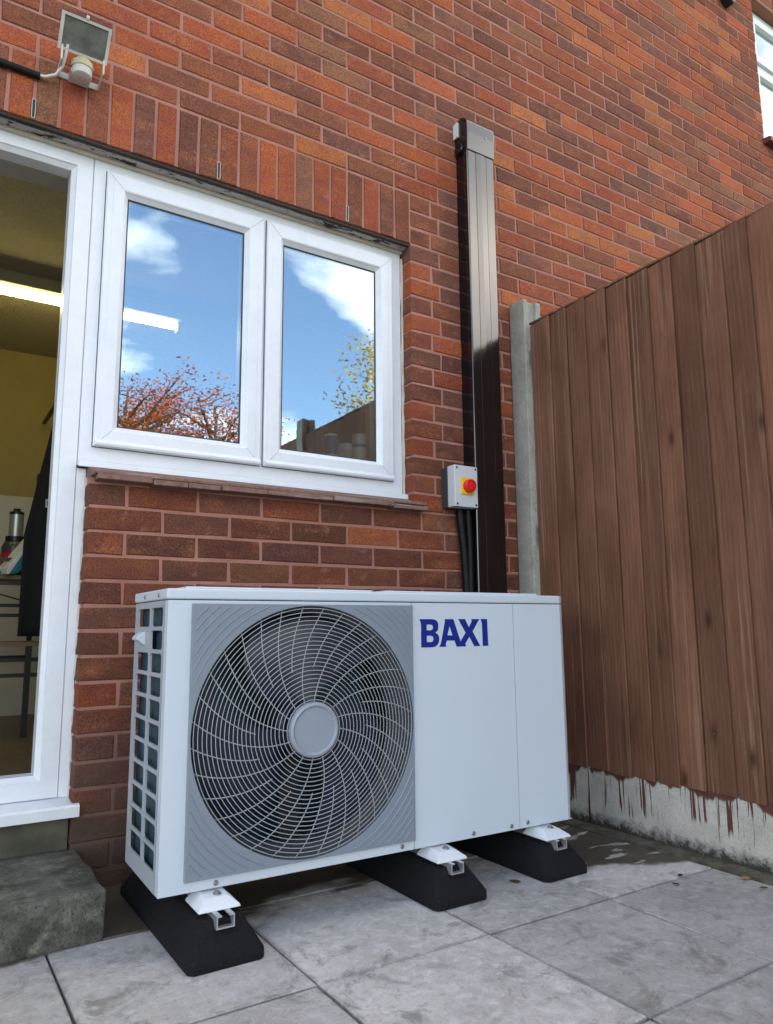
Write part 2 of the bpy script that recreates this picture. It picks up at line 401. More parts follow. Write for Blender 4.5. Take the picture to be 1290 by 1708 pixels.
wht = g.math('MULTIPLY', g.ramp(g.noise(scale=260, detail=1), (.77, 0.0), (.79, 1.0)), g.ramp(g.noise(scale=5, detail=3), (.5, 0.0), (.6, 1.0)))
c = g.mix(wht, c, (.5, .45, .4))
g.set(Base_Color=c, Roughness=.72); g.b.inputs['Specular IOR Level'].default_value = .3
g.bump(g.math('ADD', g.math('MULTIPLY', gr, .25), g.math('MULTIPLY', fib, .7)), .4, .0025); MAT['timber'] = g.m

# heat pump
def paint(name, col, rough=.38):
    g = G(name); n = g.noise(scale=2.5, detail=4)
    c = g.mix(g.ramp(n, (.3, 0.0), (.7, 1.0)), tuple(x*.965 for x in col), col)
    c = g.mix(g.ramp(g.noise(scale=320, detail=2), (.735, 0.0), (.76, .35)), c, (.2, .2, .2))
    g.set(Base_Color=c, Roughness=rough); g.bump(g.noise(scale=700, detail=2), .06, .001); return g.m
MAT['unit'] = paint('unit_paint', (.60, .665, .725))
MAT['unit_grey'] = paint('unit_grille_grey', (.225, .26, .305), .42)
MAT['side_grey'] = paint('unit_side_grey', (.40, .435, .475), .45)
MAT['wire'] = simple('wire_guard', (.34, .35, .36), .4)
MAT['hubcap'] = paint('hub_cap', (.29, .325, .375), .4)
MAT['fan'] = simple('fan_plastic', (.014, .018, .045), .3)
MAT['shroud'] = simple('shroud_grey', (.09, .095, .105), .5)
MAT['nail'] = simple('galvanised_nail', (.16, .13, .11), .5, metal=.4)
MAT['dark'] = simple('dark_inside', (.012, .012, .014), .8)
g = G('coil_fins')
zf = g.math('SINE', g.math('MULTIPLY', g.xyz()[2], 1500.0))
c = g.mix(g.ramp(zf, (.1, 0.0), (.9, 1.0)), (.018, .05, .075), (.05, .115, .155))
c = g.mix(g.ramp(g.noise(scale=9, detail=4), (.4, 0.0), (.7, .5)), c, (.03, .09, .085))
g.set(Base_Color=c, Roughness=.45, Metallic=.2); MAT['coil'] = g.m
MAT['navy'] = simple('logo_blue', (.005, .02, .23), .35)
MAT['steel'] = simple('zinc_screw', (.35, .35, .34), .35, metal=.9)
MAT['alu'] = simple('aluminium_rail', (.62, .63, .64), .38, metal=.75)
MAT['bracket'] = simple('white_bracket', (.72, .76, .78), .35)
g = G('recycled_rubber')
n = g.noise(scale=150, detail=5, rough=.75)
c = g.mix(g.ramp(n, (.4, 0.0), (.6, 1.0)), (.004, .004, .005), (.010, .010, .013))
c = g.mix(g.ramp(g.noise(scale=330, detail=1), (.74, 0.0), (.77, .5)), c, (.16, .15, .14))
g.set(Base_Color=c, Roughness=.8); g.b.inputs['Specular IOR Level'].default_value = .3; g.bump(n, 1.0, .005); MAT['rubber'] = g.m

MAT['black_gloss'] = simple('black_gloss_plastic', (.006, .006, .008), .13, bump=.03, bscale=60)
g = G('trunking_black')
xs = g.xyz()[0]
rb = g.noise(g.map(scale=(160, 1, .05)), scale=1, detail=3)
g.set(Base_Color=(.003, .003, .004), Roughness=.14, IOR=1.85)
g.bump(rb, .10, .002); MAT['trunk'] = g.m
MAT['black_matt'] = simple('black_cable', (.005, .005, .005), .5, spec=.25)
MAT['white_cable'] = simple('white_cable', (.70, .68, .62), .45)
MAT['box_grey'] = simple('dark_grey_box', (.045, .048, .052), .45)
MAT['box_lid'] = simple('light_grey_lid', (.60, .62, .64), .4)
MAT['yellow'] = simple('signal_yellow', (.85, .55, .01), .35)
MAT['red'] = simple('signal_red', (.75, .015, .012), .25)
MAT['lamp_body'] = simple('aged_white_metal', (.62, .59, .52), .5, var=.25)
MAT['sensor'] = simple('yellowed_plastic', (.50, .43, .25), .45, var=.2)
MAT['sensor_lens'] = simple('frosted_lens', (.55, .52, .46), .4)
g = G('dusty_lamp_glass')
n = g.noise(scale=22, detail=6, rough=.7)
g.set(Base_Color=g.mix(g.ramp(n, (.35, 0.0), (.7, 1.0)), (.09, .092, .084), (.19, .19, .17)), Roughness=.35); MAT['lamp_glass'] = g.m
MAT['alarm'] = simple('alarm_navy', (.012, .018, .035), .35)
# room
g = G('artex_ceiling')
n = g.noise(scale=38, detail=4, rough=.6, dist=1.2)
g.set(Base_Color=(.62, .55, .34), Roughness=.85); g.bump(n, 1.0, .035); MAT['ceiling'] = g.m
MAT['room_wall'] = simple('ochre_room_wall', (.34, .27, .105), .85, var=.1)
MAT['tiles'] = simple('cream_tiles', (.52, .50, .42), .4, var=.08)
MAT['plaster'] = simple('plaster_white', (.55, .52, .45), .8, var=.1)
MAT['room_floor'] = simple('brown_vinyl', (.16, .115, .06), .45, var=.35)
MAT['tube'] = simple('fluorescent_tube', (1, 1, .9), .4, emit=(1, .84, .36), estr=9)
MAT['cream_metal'] = simple('cream_batten', (.55, .50, .33), .5)
MAT['black_metal'] = simple('black_frame', (.012, .012, .012), .4)
MAT['wood'] = simple('shelf_wood', (.20, .105, .05), .5, var=.3)
MAT['apron'] = simple('black_cloth', (.008, .008, .009), .9)
MAT['print'] = simple('white_print', (.6, .6, .6), .7)
MAT['teal'] = simple('teal_plastic', (.02, .20, .20), .35)
MAT['whitep'] = simple('white_plastic', (.72, .74, .72), .35)
MAT['silver'] = simple('silver_tin', (.5, .49, .45), .35, metal=.6)
MAT['jar_red'] = simple('red_label', (.45, .02, .03), .4)
MAT['jar_black'] = simple('grey_black_jar', (.05, .05, .05), .35)
MAT['blue_label'] = simple('blue_label', (.04, .20, .42), .4)
MAT['dark_box'] = simple('brown_card', (.05, .04, .035), .7)
MAT['roof'] = simple('roof_tile', (.10, .055, .045), .85, var=.3)
MAT['soffit'] = simple('soffit', (.6, .6, .58), .6)
def leafmat(name, a, b):
    g = G(name); c = g.mix(g.ramp(g.noise(scale=9, detail=2), (.35, 0.0), (.65, 1.0)), a, b)
    g.set(Base_Color=c, Roughness=.6); return g.m
MAT['leaf_red'] = leafmat('leaf_red', (.50, .07, .02), (.62, .16, .04))
MAT['leaf_yellow'] = leafmat('leaf_yellow', (.72, .40, .03), (.40, .34, .04))
MAT['leaf_green'] = leafmat('leaf_green', (.035, .07, .02), (.09, .12, .03))
MAT['bark'] = simple('bark', (.075, .06, .045), .9, var=.3)
MAT['leaf_brown'] = simple('dead_leaf', (.06, .03, .018), .8)
MAT['leaf_tan'] = simple('tan_leaf', (.42, .20, .06), .8)
MAT['terra'] = simple('red_sill_tile', (.17, .05, .04), .6, var=.2)

# ------------------------------------------------------------------ ground and paving
GZ = -.012
gm = MB().add([(-600,-600,GZ-.012),(600,-600,GZ-.012),(600,600,GZ-.012),(-600,600,GZ-.012)], [(0,1,2,3)])
structure(gm.build('ground', MAT['lawn']))
patio = MB().box(-4.4, .56, -5.2, .0, -.2, -.022).build('patio', MAT['soil']); structure(patio)
xl = [-3.58, -3.13, -2.67, -2.215, -1.762, -1.311, -.861, -.400, .022, .482]
yl = [-5.07, -4.61, -4.15, -3.69, -3.23, -2.77, -2.31, -1.79, -1.328, -.868, -.385, .0]
rs = random.Random(3)
for i in range(len(xl)-1):
    for j in range(len(yl)-1):
        x0, x1, y0, y1 = xl[i]+.0032, xl[i+1]-.0032, yl[j]+.0032, yl[j+1]-.0032
        dz = rs.uniform(-.0025, .0015)
        w = [rs.uniform(-.002, .002) for _ in range(8)]
        b = .0025
        tp = [(x0+w[0], y0+w[1]), (x1+w[2], y0+w[3]), (x1+w[4], y1+w[5]), (x0+w[6], y1+w[7])]
        vs = [(p[0], p[1], -.05) for p in tp]+[(p[0], p[1], dz-b) for p in tp]
        cx, cy = (x0+x1)/2, (y0+y1)/2
        vs += [(p[0]+(b if p[0] < cx else -b), p[1]+(b if p[1] < cy else -b), dz) for p in tp]
        fs = [(0,1,5,4),(1,2,6,5),(2,3,7,6),(3,0,4,7),(4,5,9,8),(5,6,10,9),(6,7,11,10),(7,4,8,11),(8,9,10,11)]
        me = MB().add(vs, fs).mesh('paving_slab', MAT['flag'])
        link('paving_slab', me, patio)
MB().box(.487, .566, -5.07, .0, -.05, .002).build('edging_strip', MAT['strip'], patio)

# ------------------------------------------------------------------ house: wall, bricks, openings
house = thing('brick_house', 'red brick house wall with white framed window and soldier course above the door', 'house')
WX0, WX1, WZ0, WZ1 = -4.0, 6.0, -.05, 5.66
OPEN = [(-2.22, -1.2, .0, 2.3), (-1.2, .0, 1.2, 2.3), (2.82, 4.1, 3.83, 4.905)]
def wall_boxes(mb, y0, y1, opens, x0=WX0, x1=WX1, z0=WZ0, z1=WZ1, g=0.0):
    xs = sorted({x0, x1, *[o[0]-g for o in opens], *[o[1]+g for o in opens]})
    # merge windows that touch so that no sliver of wall is left between them
    for a, b in zip(xs[:-1], xs[1:]):
        if b-a < .001: continue
        cx = (a+b)/2; cuts = sorted([(o[2], o[3]+g) for o in opens if o[0]-g < cx < o[1]+g])
        z = z0
        for c0, c1 in cuts:
            if c0 > z: mb.box(a, b, y0, y1, z, c0)
            z = max(z, c1)
        if z < z1: mb.box(a, b, y0, y1, z, z1)
mw = MB(); wall_boxes(mw, .0030, .1, OPEN, g=.003)
wall = mw.build('wall', MAT['mortar'], house)

# brick colours, weighted low and high to paint shade into lower courses: dull brown, plum, red, orange-red, buff
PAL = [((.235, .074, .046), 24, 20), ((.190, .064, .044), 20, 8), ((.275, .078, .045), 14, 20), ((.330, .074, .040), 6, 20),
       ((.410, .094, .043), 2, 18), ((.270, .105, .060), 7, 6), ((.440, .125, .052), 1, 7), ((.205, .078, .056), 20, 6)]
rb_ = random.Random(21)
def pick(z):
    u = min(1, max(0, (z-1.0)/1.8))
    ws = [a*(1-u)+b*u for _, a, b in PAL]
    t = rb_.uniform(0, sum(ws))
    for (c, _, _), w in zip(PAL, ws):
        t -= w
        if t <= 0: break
    k = rb_.uniform(.9, 1.12)*(.82+.28*u)  # painted shade: lower bricks darker, upper ones brighter
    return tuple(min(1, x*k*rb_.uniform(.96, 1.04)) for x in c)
bricks = []        # (x0,x1,z0,z1, depth)
J = .005
def add_brick(x0, x1, z0, z1):
    if x1-x0 > .03: bricks.append((x0, x1, z0, z1))
for n in range(-45, 31):
    zt = 2.3-.075*n; zb = zt-.075
    zt2, zb2 = zt-J, zb+J
    if zb < -.06: continue
    even = n % 2 == 0
    ph = .15 if even else .0375
    k0 = math.floor((WX0-ph)/.225); cuts = [ph+.225*k for k in range(k0, k0+60) if WX0 < ph+.225*k < WX1]
    spans = [(WX0, WX1)]
    cz = (zt+zb)/2
    for (a, b, c, d) in OPEN:
        if c-.02 < cz < d: spans = [s for p in spans for s in ((p[0], min(p[1], a)), (max(p[0], b), p[1])) if s[1]-s[0] > .02]
    if -3 <= n < 0:      # soldier course above door and window
        spans = [s for p in spans for s in ((p[0], min(p[1], -2.325)), (max(p[0], 0), p[1])) if s[1]-s[0] > .02]
    for (a, b) in spans:
        cc = [a]+[c for c in cuts if a+.06 < c < b-.06]+[b]
        if abs(a) < .001 and n >= -3 and n < 16 and not even:      # header at the jamb, then a closer
            cc = [0, .1075]+[c for c in cuts if .2 < c < b-.06]+[b]
        for p, q in zip(cc[:-1], cc[1:]):
            add_brick(p+(J if p != a or (-3 <= n < 0 and a == 0) else 0), q-(J if q != b else 0), zb2, zt2)
for k in range(31):
    add_brick(-.075*(k+1)+J, -.075*k-J, 2.3, 2.525-J)
def visible_area(b):
    x0, x1, z0, z1 = b
    c = pix(((x0+x1)/2, 0, (z0+z1)/2))
    if c is None: return 0
    u, v, w = c
    if not (-15 < u < IMG_W+15 and -15 < v < IMG_H+10): return 0
    if 205 < u < 955 and v > 985: return 0
    if u < 250 and v > 1460: return 0
    if u > 880 and v > 540-.461*(u-878): return 0
    if 765 < u < 840 and v > 225: return 0
    p = [pix((x, 0, z)) for x, z in ((x0,z0),(x1,z0),(x1,z1),(x0,z1))]
    a = 0
    for i in range(4): a += p[i][0]*p[(i+1) % 4][1]-p[(i+1) % 4][0]*p[i][1]
    return abs(a)/2
bricks.sort(key=visible_area, reverse=True)
def brick_geo(x0, x1, z0, z1, r, y1=.1):
    """front face slightly pillowed and uneven; back left open inside the mortar"""
    b = .0028; j = lambda s=.0019: r.uniform(-s, s)
    a = [(x0+j(), z0+j()), (x1+j(), z0+j()), (x1+j(), z1+j()), (x0+j(), z1+j())]
    cx, cz = (x0+x1)/2, (z0+z1)/2; py = r.uniform(-.0022, .0012)
    vs = [(p[0], y1, p[1]) for p in a]+[(p[0], py+b, p[1]) for p in a]
    vs += [(p[0]+(b if p[0] < cx else -b), py+j(.0006), p[1]+(b if p[1] < cz else -b)) for p in a]
    return vs, [(0,1,5,4),(1,2,6,5),(2,3,7,6),(3,0,4,7),(4,5,9,8),(5,6,10,9),(6,7,11,10),(7,4,8,11),(8,9,10,11)]
rg = random.Random(5); variants = {}; far = MB(); far_tint = []
for i, (x0, x1, z0, z1) in enumerate(bricks):
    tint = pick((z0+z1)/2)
    if i < 300:
        key = (round(x1-x0, 3), round(z1-z0, 3), rg.randrange(5))
        if key not in variants:
            w, h = (x1-x0)/2, (z1-z0)/2
            vs, fs = brick_geo(-w, w, -h, h, rg); variants[key] = MB().add(vs, fs).mesh('brick', MAT['brick'])
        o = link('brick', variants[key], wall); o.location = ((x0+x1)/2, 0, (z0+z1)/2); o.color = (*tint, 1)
    else:
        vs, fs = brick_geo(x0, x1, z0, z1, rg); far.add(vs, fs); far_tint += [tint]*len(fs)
fm = bpy.data.meshes.new('brickwork'); fm.from_pydata(far.v, [], far.f); fm.materials.append(MAT['brick_far'])
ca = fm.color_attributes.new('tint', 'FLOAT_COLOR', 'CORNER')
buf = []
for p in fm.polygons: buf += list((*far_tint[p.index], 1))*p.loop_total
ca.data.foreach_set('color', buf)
fo = link('brickwork', fm, wall); stuff(fo)
# inner leaf, reveals, room shell
OPEN_IN = [(-2.2, -1.24, .25, 2.28), (-1.24, -.02, 1.26, 2.28), (2.85, 4.07, 3.87, 4.87)]
mi = MB(); wall_boxes(mi, .145, .33, OPEN_IN); mi.build('inner_wall', MAT['plaster'], house)
MB().box(-2.22, -1.225, .10, .145, .0, .25).build('cavity_closer', MAT['plinth'], house)
MB().box(-3.9, 5.9, .33, 2.62, 2.42, 2.5).build('room_ceiling', MAT['ceiling'], house)
MB().box(-3.9, 5.9, .137, 2.62, .05, .245).build('room_floor', MAT['room_floor'], house)
MB().box(-3.9, 2.6, 2.52, 2.62, .245, 2.42).build('room_back_wall', MAT['room_wall'], house)
MB().box(-3.9, 2.6, 2.508, 2.52, .245, 1.52).build('wall_tiling', MAT['tiles'], house)
MB().box(2.5, 2.6, .33, 2.51, .245, 2.42).build('room_side_wall', MAT['room_wall'], house)
MB().box(-3.9, -3.8, .33, 2.51, .245, 2.42).build('room_side_wall', MAT['room_wall'], house)
MB().box(-4.0, -3.9, .1, 7.0, -.05, 5.66).box(5.9, 6.0, .1, 7.0, -.05, 5.66).box(-3.9, 5.9, 6.9, 7.0, -.05, 5.66).build('outer_walls', MAT['plaster'], house)
MB().box(-3.9, 5.9, 2.7, 6.9, 2.42, 2.5).build('upper_floor', MAT['plaster'], house)
MB().prism([(-.35, 5.60), (-.35, 5.72), (3.5, 8.3), (7.35, 5.72), (7.35, 5.60), (3.5, 8.18)], -4.3, 6.3, 'x').build('roof', MAT['roof'], house)
MB().box(-4.2, 6.2, -.3, .0, 5.50, 5.56).build('soffit', MAT['soffit'], house)
MB().prism([(.1, 5.66), (6.9, 5.66), (3.5, 7.95)], -3.98, -3.9, 'x').prism([(.1, 5.66), (6.9, 5.66), (3.5, 7.95)], 5.9, 5.98, 'x').build('gable', MAT['plaster'], house)

# lintel strip under the soldiers, mastic beads
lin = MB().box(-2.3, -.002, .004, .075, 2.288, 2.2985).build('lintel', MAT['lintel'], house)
MB().tube([(-2.2, .062, 2.284), (-.004, .062, 2.284)], .0085, 8).build('mastic_bead', MAT['mastic'], lin)
mj = MB(); rj = random.Random(9)
pts = [(.0-.003+rj.uniform(-.0015,.0015), .062, 1.24+k*.035) for k in range(30)]
mj.tube(pts, [rj.uniform(.005, .009) for _ in pts], 7)
mj.build('mastic_bead', MAT['mastic'], house)
mj = MB(); pts = [(-1.196+rj.uniform(-.0015,.0015), .060, .24+k*.033) for k in range(30)]
mj.tube(pts, [rj.uniform(.004, .009) for _ in pts], 7); mj.build('mastic_bead', MAT['mastic'], house)
for x in (-1.425, -.825, -.3):
    vm = MB().ring_frame(x-.0058, x+.0058, 2.305, 2.37, [(0, .004), (0, -.004), (.0018, -.004), (.0018, .0)])
    o = vm.build('weep_vent', MAT['plaster'], house)
    MB().box(x-.0042, x+.0042, -.001, .001, 2.308, 2.367).build('slot', MAT['gasket'], o)

# ------------------------------------------------------------------ window and door frames (uPVC)
wf = MB().ring_frame(-1.226, -.006, 1.252, 2.287, [(0, .137), (0, .070), (.003, .067), (.048, .067), (.051, .070), (.051, .137)])
wf.box(-.652, -.582, .0672, .137, 1.30, 2.239)
win = wf.build('window', MAT['upvc'], house)
SASH = [(0, .12), (0, .056), (.004, .052), (.020, .052), (.022, .0505), (.054, .0505), (.058, .053), (.061, .058), (.073, .072), (.073, .12)]
for (a, b) in ((-1.186, -.623), (-.611, -.055)):
    s = MB().ring_frame(a, b, 1.300, 2.243, SASH).build('sash', MAT['upvc'], win)
    MB().ring_frame(a+.0725, b-.0725, 1.3725, 2.1705, [(0, .073), (0, .0705), (.004, .0715), (.004, .0735)]).build('gasket', MAT['gasket'], s)
    MB().ring_frame(a-.0022, b+.0022, 1.2978, 2.2452, [(0, .0668), (0, .0655), (.0026, .0655), (.0026, .0668)]).build('sash_shadow_gap', MAT['gasket'], s)  # dark ring stands in for the shadow gap round the sash
    for (cx_, cz_, sx_, sz_) in ((a, 1.300, 1, 1), (b, 1.300, -1, 1), (b, 2.243, -1, -1), (a, 2.243, 1, -1)):
        e = .0004
        MB().add([(cx_+sx_*.006+e*sx_, .0502, cz_+sz_*.006-e*sz_), (cx_+sx_*.006-e*sx_, .0502, cz_+sz_*.006+e*sz_), (cx_+sx_*.055-e*sx_, .0502, cz_+sz_*.055+e*sz_), (cx_+sx_*.055+e*sx_, .0502, cz_+sz_*.055-e*sz_)], [(0,1,2,3)]).build('mitre_seam', MAT['unit_grey'], s)
    MB().box(a+.07, b-.07, .074, .078, 1.37, 2.173).build('pane', MAT['glass'], s)
    # drip moulding under the bottom rail
    MB().prism([(.050, 1.300), (.041, 1.302), (.039, 1.309), (.050, 1.322)], a+.004, b-.004, 'x').build('drip_bar', MAT['upvc'], s)
MB().prism([(.10, 1.252), (.067, 1.2515), (.036, 1.247), (.034, 1.228), (.038, 1.226), (.044, 1.234), (.10, 1.236)], -1.228, -.002, 'x').build('window_cill', MAT['upvc'], win)
# door frame: the door itself stands open inwards, out of view
df = MB()
df.ring_frame(-2.19, -1.2275, .247, 2.287, [(0, .137), (0, .070), (.003, .067), (.050, .067), (.053, .072), (.066, .084), (.066, .137)])
df.box(-1.2275+.0005, -1.2, .0685, .137, .247, 1.226)
door = df.build('door_frame', MAT['upvc'], house)
MB().prism([(.137, .246), (.060, .246), (-.012, .238), (-.016, .232), (-.016, .205), (-.010, .203), (-.004, .208), (.137, .208)], -2.19, -1.182, 'x').build('threshold', MAT['upvc'], door)
MB().box(-2.22, -1.204, .02, .1, -.05, .2045).build('plinth', MAT['plinth'], house)

# clay tile sill: two rough courses bedded in cement
sill = MB().prism([(.066, 1.226), (.03, 1.224), (-.030, 1.203), (-.034, 1.192), (.066, 1.192)], -1.198, .026, 'x').build('sill_bed', MAT['sill'], house)
rt = random.Random(4); x = -1.188
while x < .0:
    w = rt.choice((.162, .165, .255, .11)); x1 = min(x+w, .036)
    if .036-x1 < .05: x1 = .036
    dy = rt.uniform(-.006, .006); dz = rt.uniform(-.003, .003)
    MB().box(x+.001, x1-.001, -.050+dy, .02, 1.176+dz, 1.1925+dz).build('sill_tile', MAT['sill'], sill, bevel=.003)
    x = x1+.001
x = -1.195
while x < .0:
    w = rt.choice((.2, .165, .26)); x1 = min(x+w, .03)
    if .03-x1 < .05: x1 = .03
    dy = rt.uniform(-.005, .004)
    MB().prism([(.03, 1.2255), (-.026+dy, 1.2065), (-.043+dy, 1.2035), (-.043+dy, 1.1945), (.03, 1.1945)], x, x1-.0015, 'x').build('sill_tile', MAT['sill'], sill, bevel=.002)
    x = x1

# upper window of the same house
uw = MB().ring_frame(2.823, 4.097, 3.86, 4.90, [(0, .137), (0, .07), (.06, .067), (.066, .075), (.066, .137)])
uw.box(2.888, 4.032, .069, .137, 4.44, 4.50)
uwin = uw.build('window', MAT['upvc'], house)
for (z0, z1) in ((3.92, 4.445), (4.495, 4.84)):
    s = MB().ring_frame(2.880, 4.04, z0, z1, [(0, .12), (0, .05), (.05, .05), (.062, .07), (.062, .12)]).build('sash', MAT['upvc'], uwin)
    MB().box(2.94, 3.98, .074, .078, z0+.06, z1-.06).build('pane', MAT['glass'], s)
MB().prism([(.137, 3.862), (-.05, 3.835), (-.05, 3.805), (.02, 3.805), (.02, 3.83), (.137, 3.83)], 2.80, 4.12, 'x').build('sill_tile', MAT['terra'], uwin)

# ------------------------------------------------------------------ doorstep
def rough_box(x0, x1, y0, y1, z0, z1, seed, amp=.0045, n=(9, 9, 4)):
    bm = bmesh.new(); bmesh.ops.create_cube(bm, size=1)
    for v in bm.verts: v.co = Vector((x0+(v.co.x+.5)*(x1-x0), y0+(v.co.y+.5)*(y1-y0), z0+(v.co.z+.5)*(z1-z0)))
    bmesh.ops.bevel(bm, geom=list(bm.edges), offset=.005, segments=1, affect='EDGES', profile=.6)
    bmesh.ops.subdivide_edges(bm, edges=[e for e in bm.edges if e.calc_length() > .05], cuts=12, use_grid_fill=True)
    from mathutils import noise
    for v in bm.verts:
        if v.co.z > z0+.002:
            p = v.co*14+Vector((seed, 0, 0)); q = v.co*48
            d = amp*(noise.noise(p)+.5*noise.noise(q))
            v.co += Vector((d*.8, d, d*.8))
    me = bpy.data.meshes.new('doorstep'); bm.to_mesh(me); bm.free(); me.materials.append(MAT['step'])
    for p in me.polygons: p.use_smooth = True
    return me
st = link('doorstep', rough_box(-2.45, -1.183, -.385, .018, -.02, .114, 3))
tag(st, 'rough mossy concrete doorstep below the white door threshold', 'doorstep')

# ------------------------------------------------------------------ fence
FX = .55
def fence_bay(y_start, label, boards_seed, length=1.83):
    t = thing('board_fence', label, 'fence', (FX, y_start, .2), group='fence panels along the patio')
    r = random.Random(boards_seed); y = 0.0; k = 0
    while y > -length+.01:
        w = .125; pitch = r.uniform(.094, .104)
        y1 = max(y-w, -length)
        zt = 1.83; zb = r.uniform(-.006, .004)
        # feather-edge section: thick towards the wall side, thin edge tucked under the next board
        sec = [(.0160, y), (.0205, y), (.0085, y1), (.0, y1)]
        a = r.uniform(-.001, .001)
        o = MB().prism([(p[0]+a, p[1]) for p in sec], zb, zt+r.uniform(-.004, .002), 'z').build('board', MAT['timber'], t, bevel=.0012, seg=1); o.rotation_euler.x = R(r.uniform(-.14, .14))
        for zn in (.19, .92, 1.70): MB().lathe([(.0028, 0), (.0028, -.0012), (.0, -.0014)], (.0075+a, y-.06, zn+r.uniform(-.02, .02)), 'x', 7).build('nail', MAT['nail'], o)
        y -= pitch; k += 1
    for z in (.15, .88, 1.66):
        MB().box(.0235, .05, -length, 0, z, z+.075).build('rail', MAT['timber'], t)
    MB().box(.010, .045, -length, .0, 1.8335, 1.842).build('capping', MAT['timber'], t, bevel=.002)
    return t
def post(y, label):
    # slotted concrete post
    p = [(.0, .0), (.0, -.092), (.022, -.092), (.022, -.075), (.072, -.075), (.072, -.092), (.1, -.092), (.1, .0), (.06, .0), (.06,-.012), (.035,-.012), (.035,.0)]
    m_ = MB().prism([(FX-.016+a, y+b) for a, b in p], -.15, 2.15, 'z')
    b = .012
    cx = FX-.016
    o = m_.build('fence_post', MAT['post'], bevel=.004)
    return tag(o, label, 'fence post', 'concrete fence posts')
def gravel(y0, y1, label):
    o = MB().box(FX+.010, FX+.05, y1, y0, -.10, .2025).build('gravel_board', MAT['gravel_board'], bevel=.003)
    return tag(o, label, 'gravel board', 'concrete gravel boards')
post(-.004, 'pale concrete fence post standing against the brick wall beside the black trunking')
fence_bay(-.0965, 'brown stained fence panel that meets the brick wall, beside the heat pump', 11)
gravel(-.0965, -1.925, 'paint streaked concrete gravel board under the fence panel next to the heat pump')
yy_ = -1.928
for i in range(3):
    post(yy_, ('concrete fence post between the first and second fence panels from the house', 'concrete fence post between the second and third fence panels from the house', 'concrete fence post between the third and fourth fence panels from the house')[i])
    fence_bay(yy_-.0925, ('second brown fence panel from the brick wall', 'third brown fence panel from the brick wall', 'fourth brown fence panel from the brick wall')[i], 12+i)
    gravel(yy_-.0925, yy_-.0925-1.828, ('concrete gravel board under the second fence panel from the house', 'concrete gravel board under the third fence panel from the house', 'concrete gravel board under the fourth fence panel from the house')[i])
    yy_ -= 1.924

# ------------------------------------------------------------------ trunking, isolator, cables
tr = thing('pipe_trunking', 'tall black plastic pipe trunking running up the brick wall', 'trunking', (.255, 0, 0))
MB().prism([(.0, .0), (.0, -.060), (.006, -.062), (.006, .0)], .10, 2.80, 'z').prism([(.139, .0), (.139, -.062), (.145, -.060), (.145, .0)], .10, 2.80, 'z').prism([(.0062, -.004), (.0062, .0), (.1388, .0), (.1388, -.004)], .10, 2.80, 'z').build('backing_channel', MAT['black_gloss'], tr)
sec = [(-.003, -.052), (-.003, -.0755), (.0, -.0782), (.004, -.0785), (.040, -.0785), (.0405, -.0775), (.045, -.0775), (.0455, -.079), (.0725, -.0795), (.0995, -.079), (.100, -.0775), (.1045, -.0775), (.105, -.0785), (.141, -.0785), (.145, -.0782), (.148, -.0755), (.148, -.052), (.1462, -.052), (.1462, -.066), (.133, -.0745), (.012, -.0745), (-.0012, -.066), (-.0012, -.052)]
MB().prism(sec, .10, 2.79, 'z').build('cover', MAT['trunk'], tr)
cap = MB().prism([(-.0, 2.775), (-.0, 2.935), (-.045, 2.945), (-.066, 2.935), (-.082, 2.915), (-.0845, 2.86), (-.082, 2.775)], -.006, .151, 'x').build('end_cap', MAT['trunk'], tr, bevel=.004)
MB().lathe([(.0, -.004), (.022, -.004), (.027, 0), (.027, .010), (.022, .012)], (-.012, -.034, 2.80), 'x', 20).build('pipe_stub', MAT['black_gloss'], cap)
MB().box(-.014, -.007, -.03, .0, 2.86, 2.93).build('seal_strip', MAT['whitep'], cap)
MB().lathe([(.004, -.003), (.003, -.0045), (.0, -.005)], (.10, -.0835, 2.86), 'y', 10).build('screw', MAT['steel'], cap)

iso = thing('isolator_switch', 'grey rotary isolator box with red knob on yellow plate', 'switch', (.135, 0, 1.195))
MB().box(0, .116, -.043, .0, .0, .165).build('base', MAT['box_grey'], iso, bevel=.004)
lid = MB().prism([(.0, 0), (.116, 0), (.116, .167), (.0, .167)], -.0905, -.043, 'y').build('lid', MAT['box_lid'], iso, bevel=.004)
for x in (.011, .105):
    for z in (.011, .156): MB().lathe([(.0044, 0), (.0044, -.0015), (.0, -.0016)], (x, -.0905, z), 'y', 12).build('screw', MAT['gasket'], lid)
MB().box(.030, .092, -.097, -.0905, .050, .116).build('plate', MAT['yellow'], iso, bevel=.002)
k = MB().lathe([(.026, -.097), (.027, -.112), (.025, -.118), (.022, -.119), (.0205, -.1145), (.0, -.1145)], (.062, 0, .083), 'y', 28).build('knob', MAT['red'], iso, smooth=True)
MB().box(.055, .069, -.121, -.114, .063, .103).build('grip', MAT['red'], k, bevel=.002)
def cable(name, pts, r, mat, label, grp=None):
    o = MB().tube(pts, r, 10).build(name, mat, smooth=True); return tag(o, label, 'cable', grp)
cable('flexible_conduit', [(.205, -.030, 1.20), (.207, -.030, 1.15), (.222, -.028, 1.05), (.232, -.028, .9), (.236, -.028, .7), (.236, -.028, .5)], .0165, MAT['black_matt'], 'black cable dropping from the isolator box, the one touching the bare brick')
cable('flexible_conduit', [(.232, -.048, 1.20), (.234, -.048, 1.15), (.240, -.046, 1.05), (.2415, -.044, .9), (.2415, -.044, .7), (.2415, -.044, .5)], .0120, MAT['black_matt'], 'thinner black cable dropping from the isolator box, the one touching the trunking')

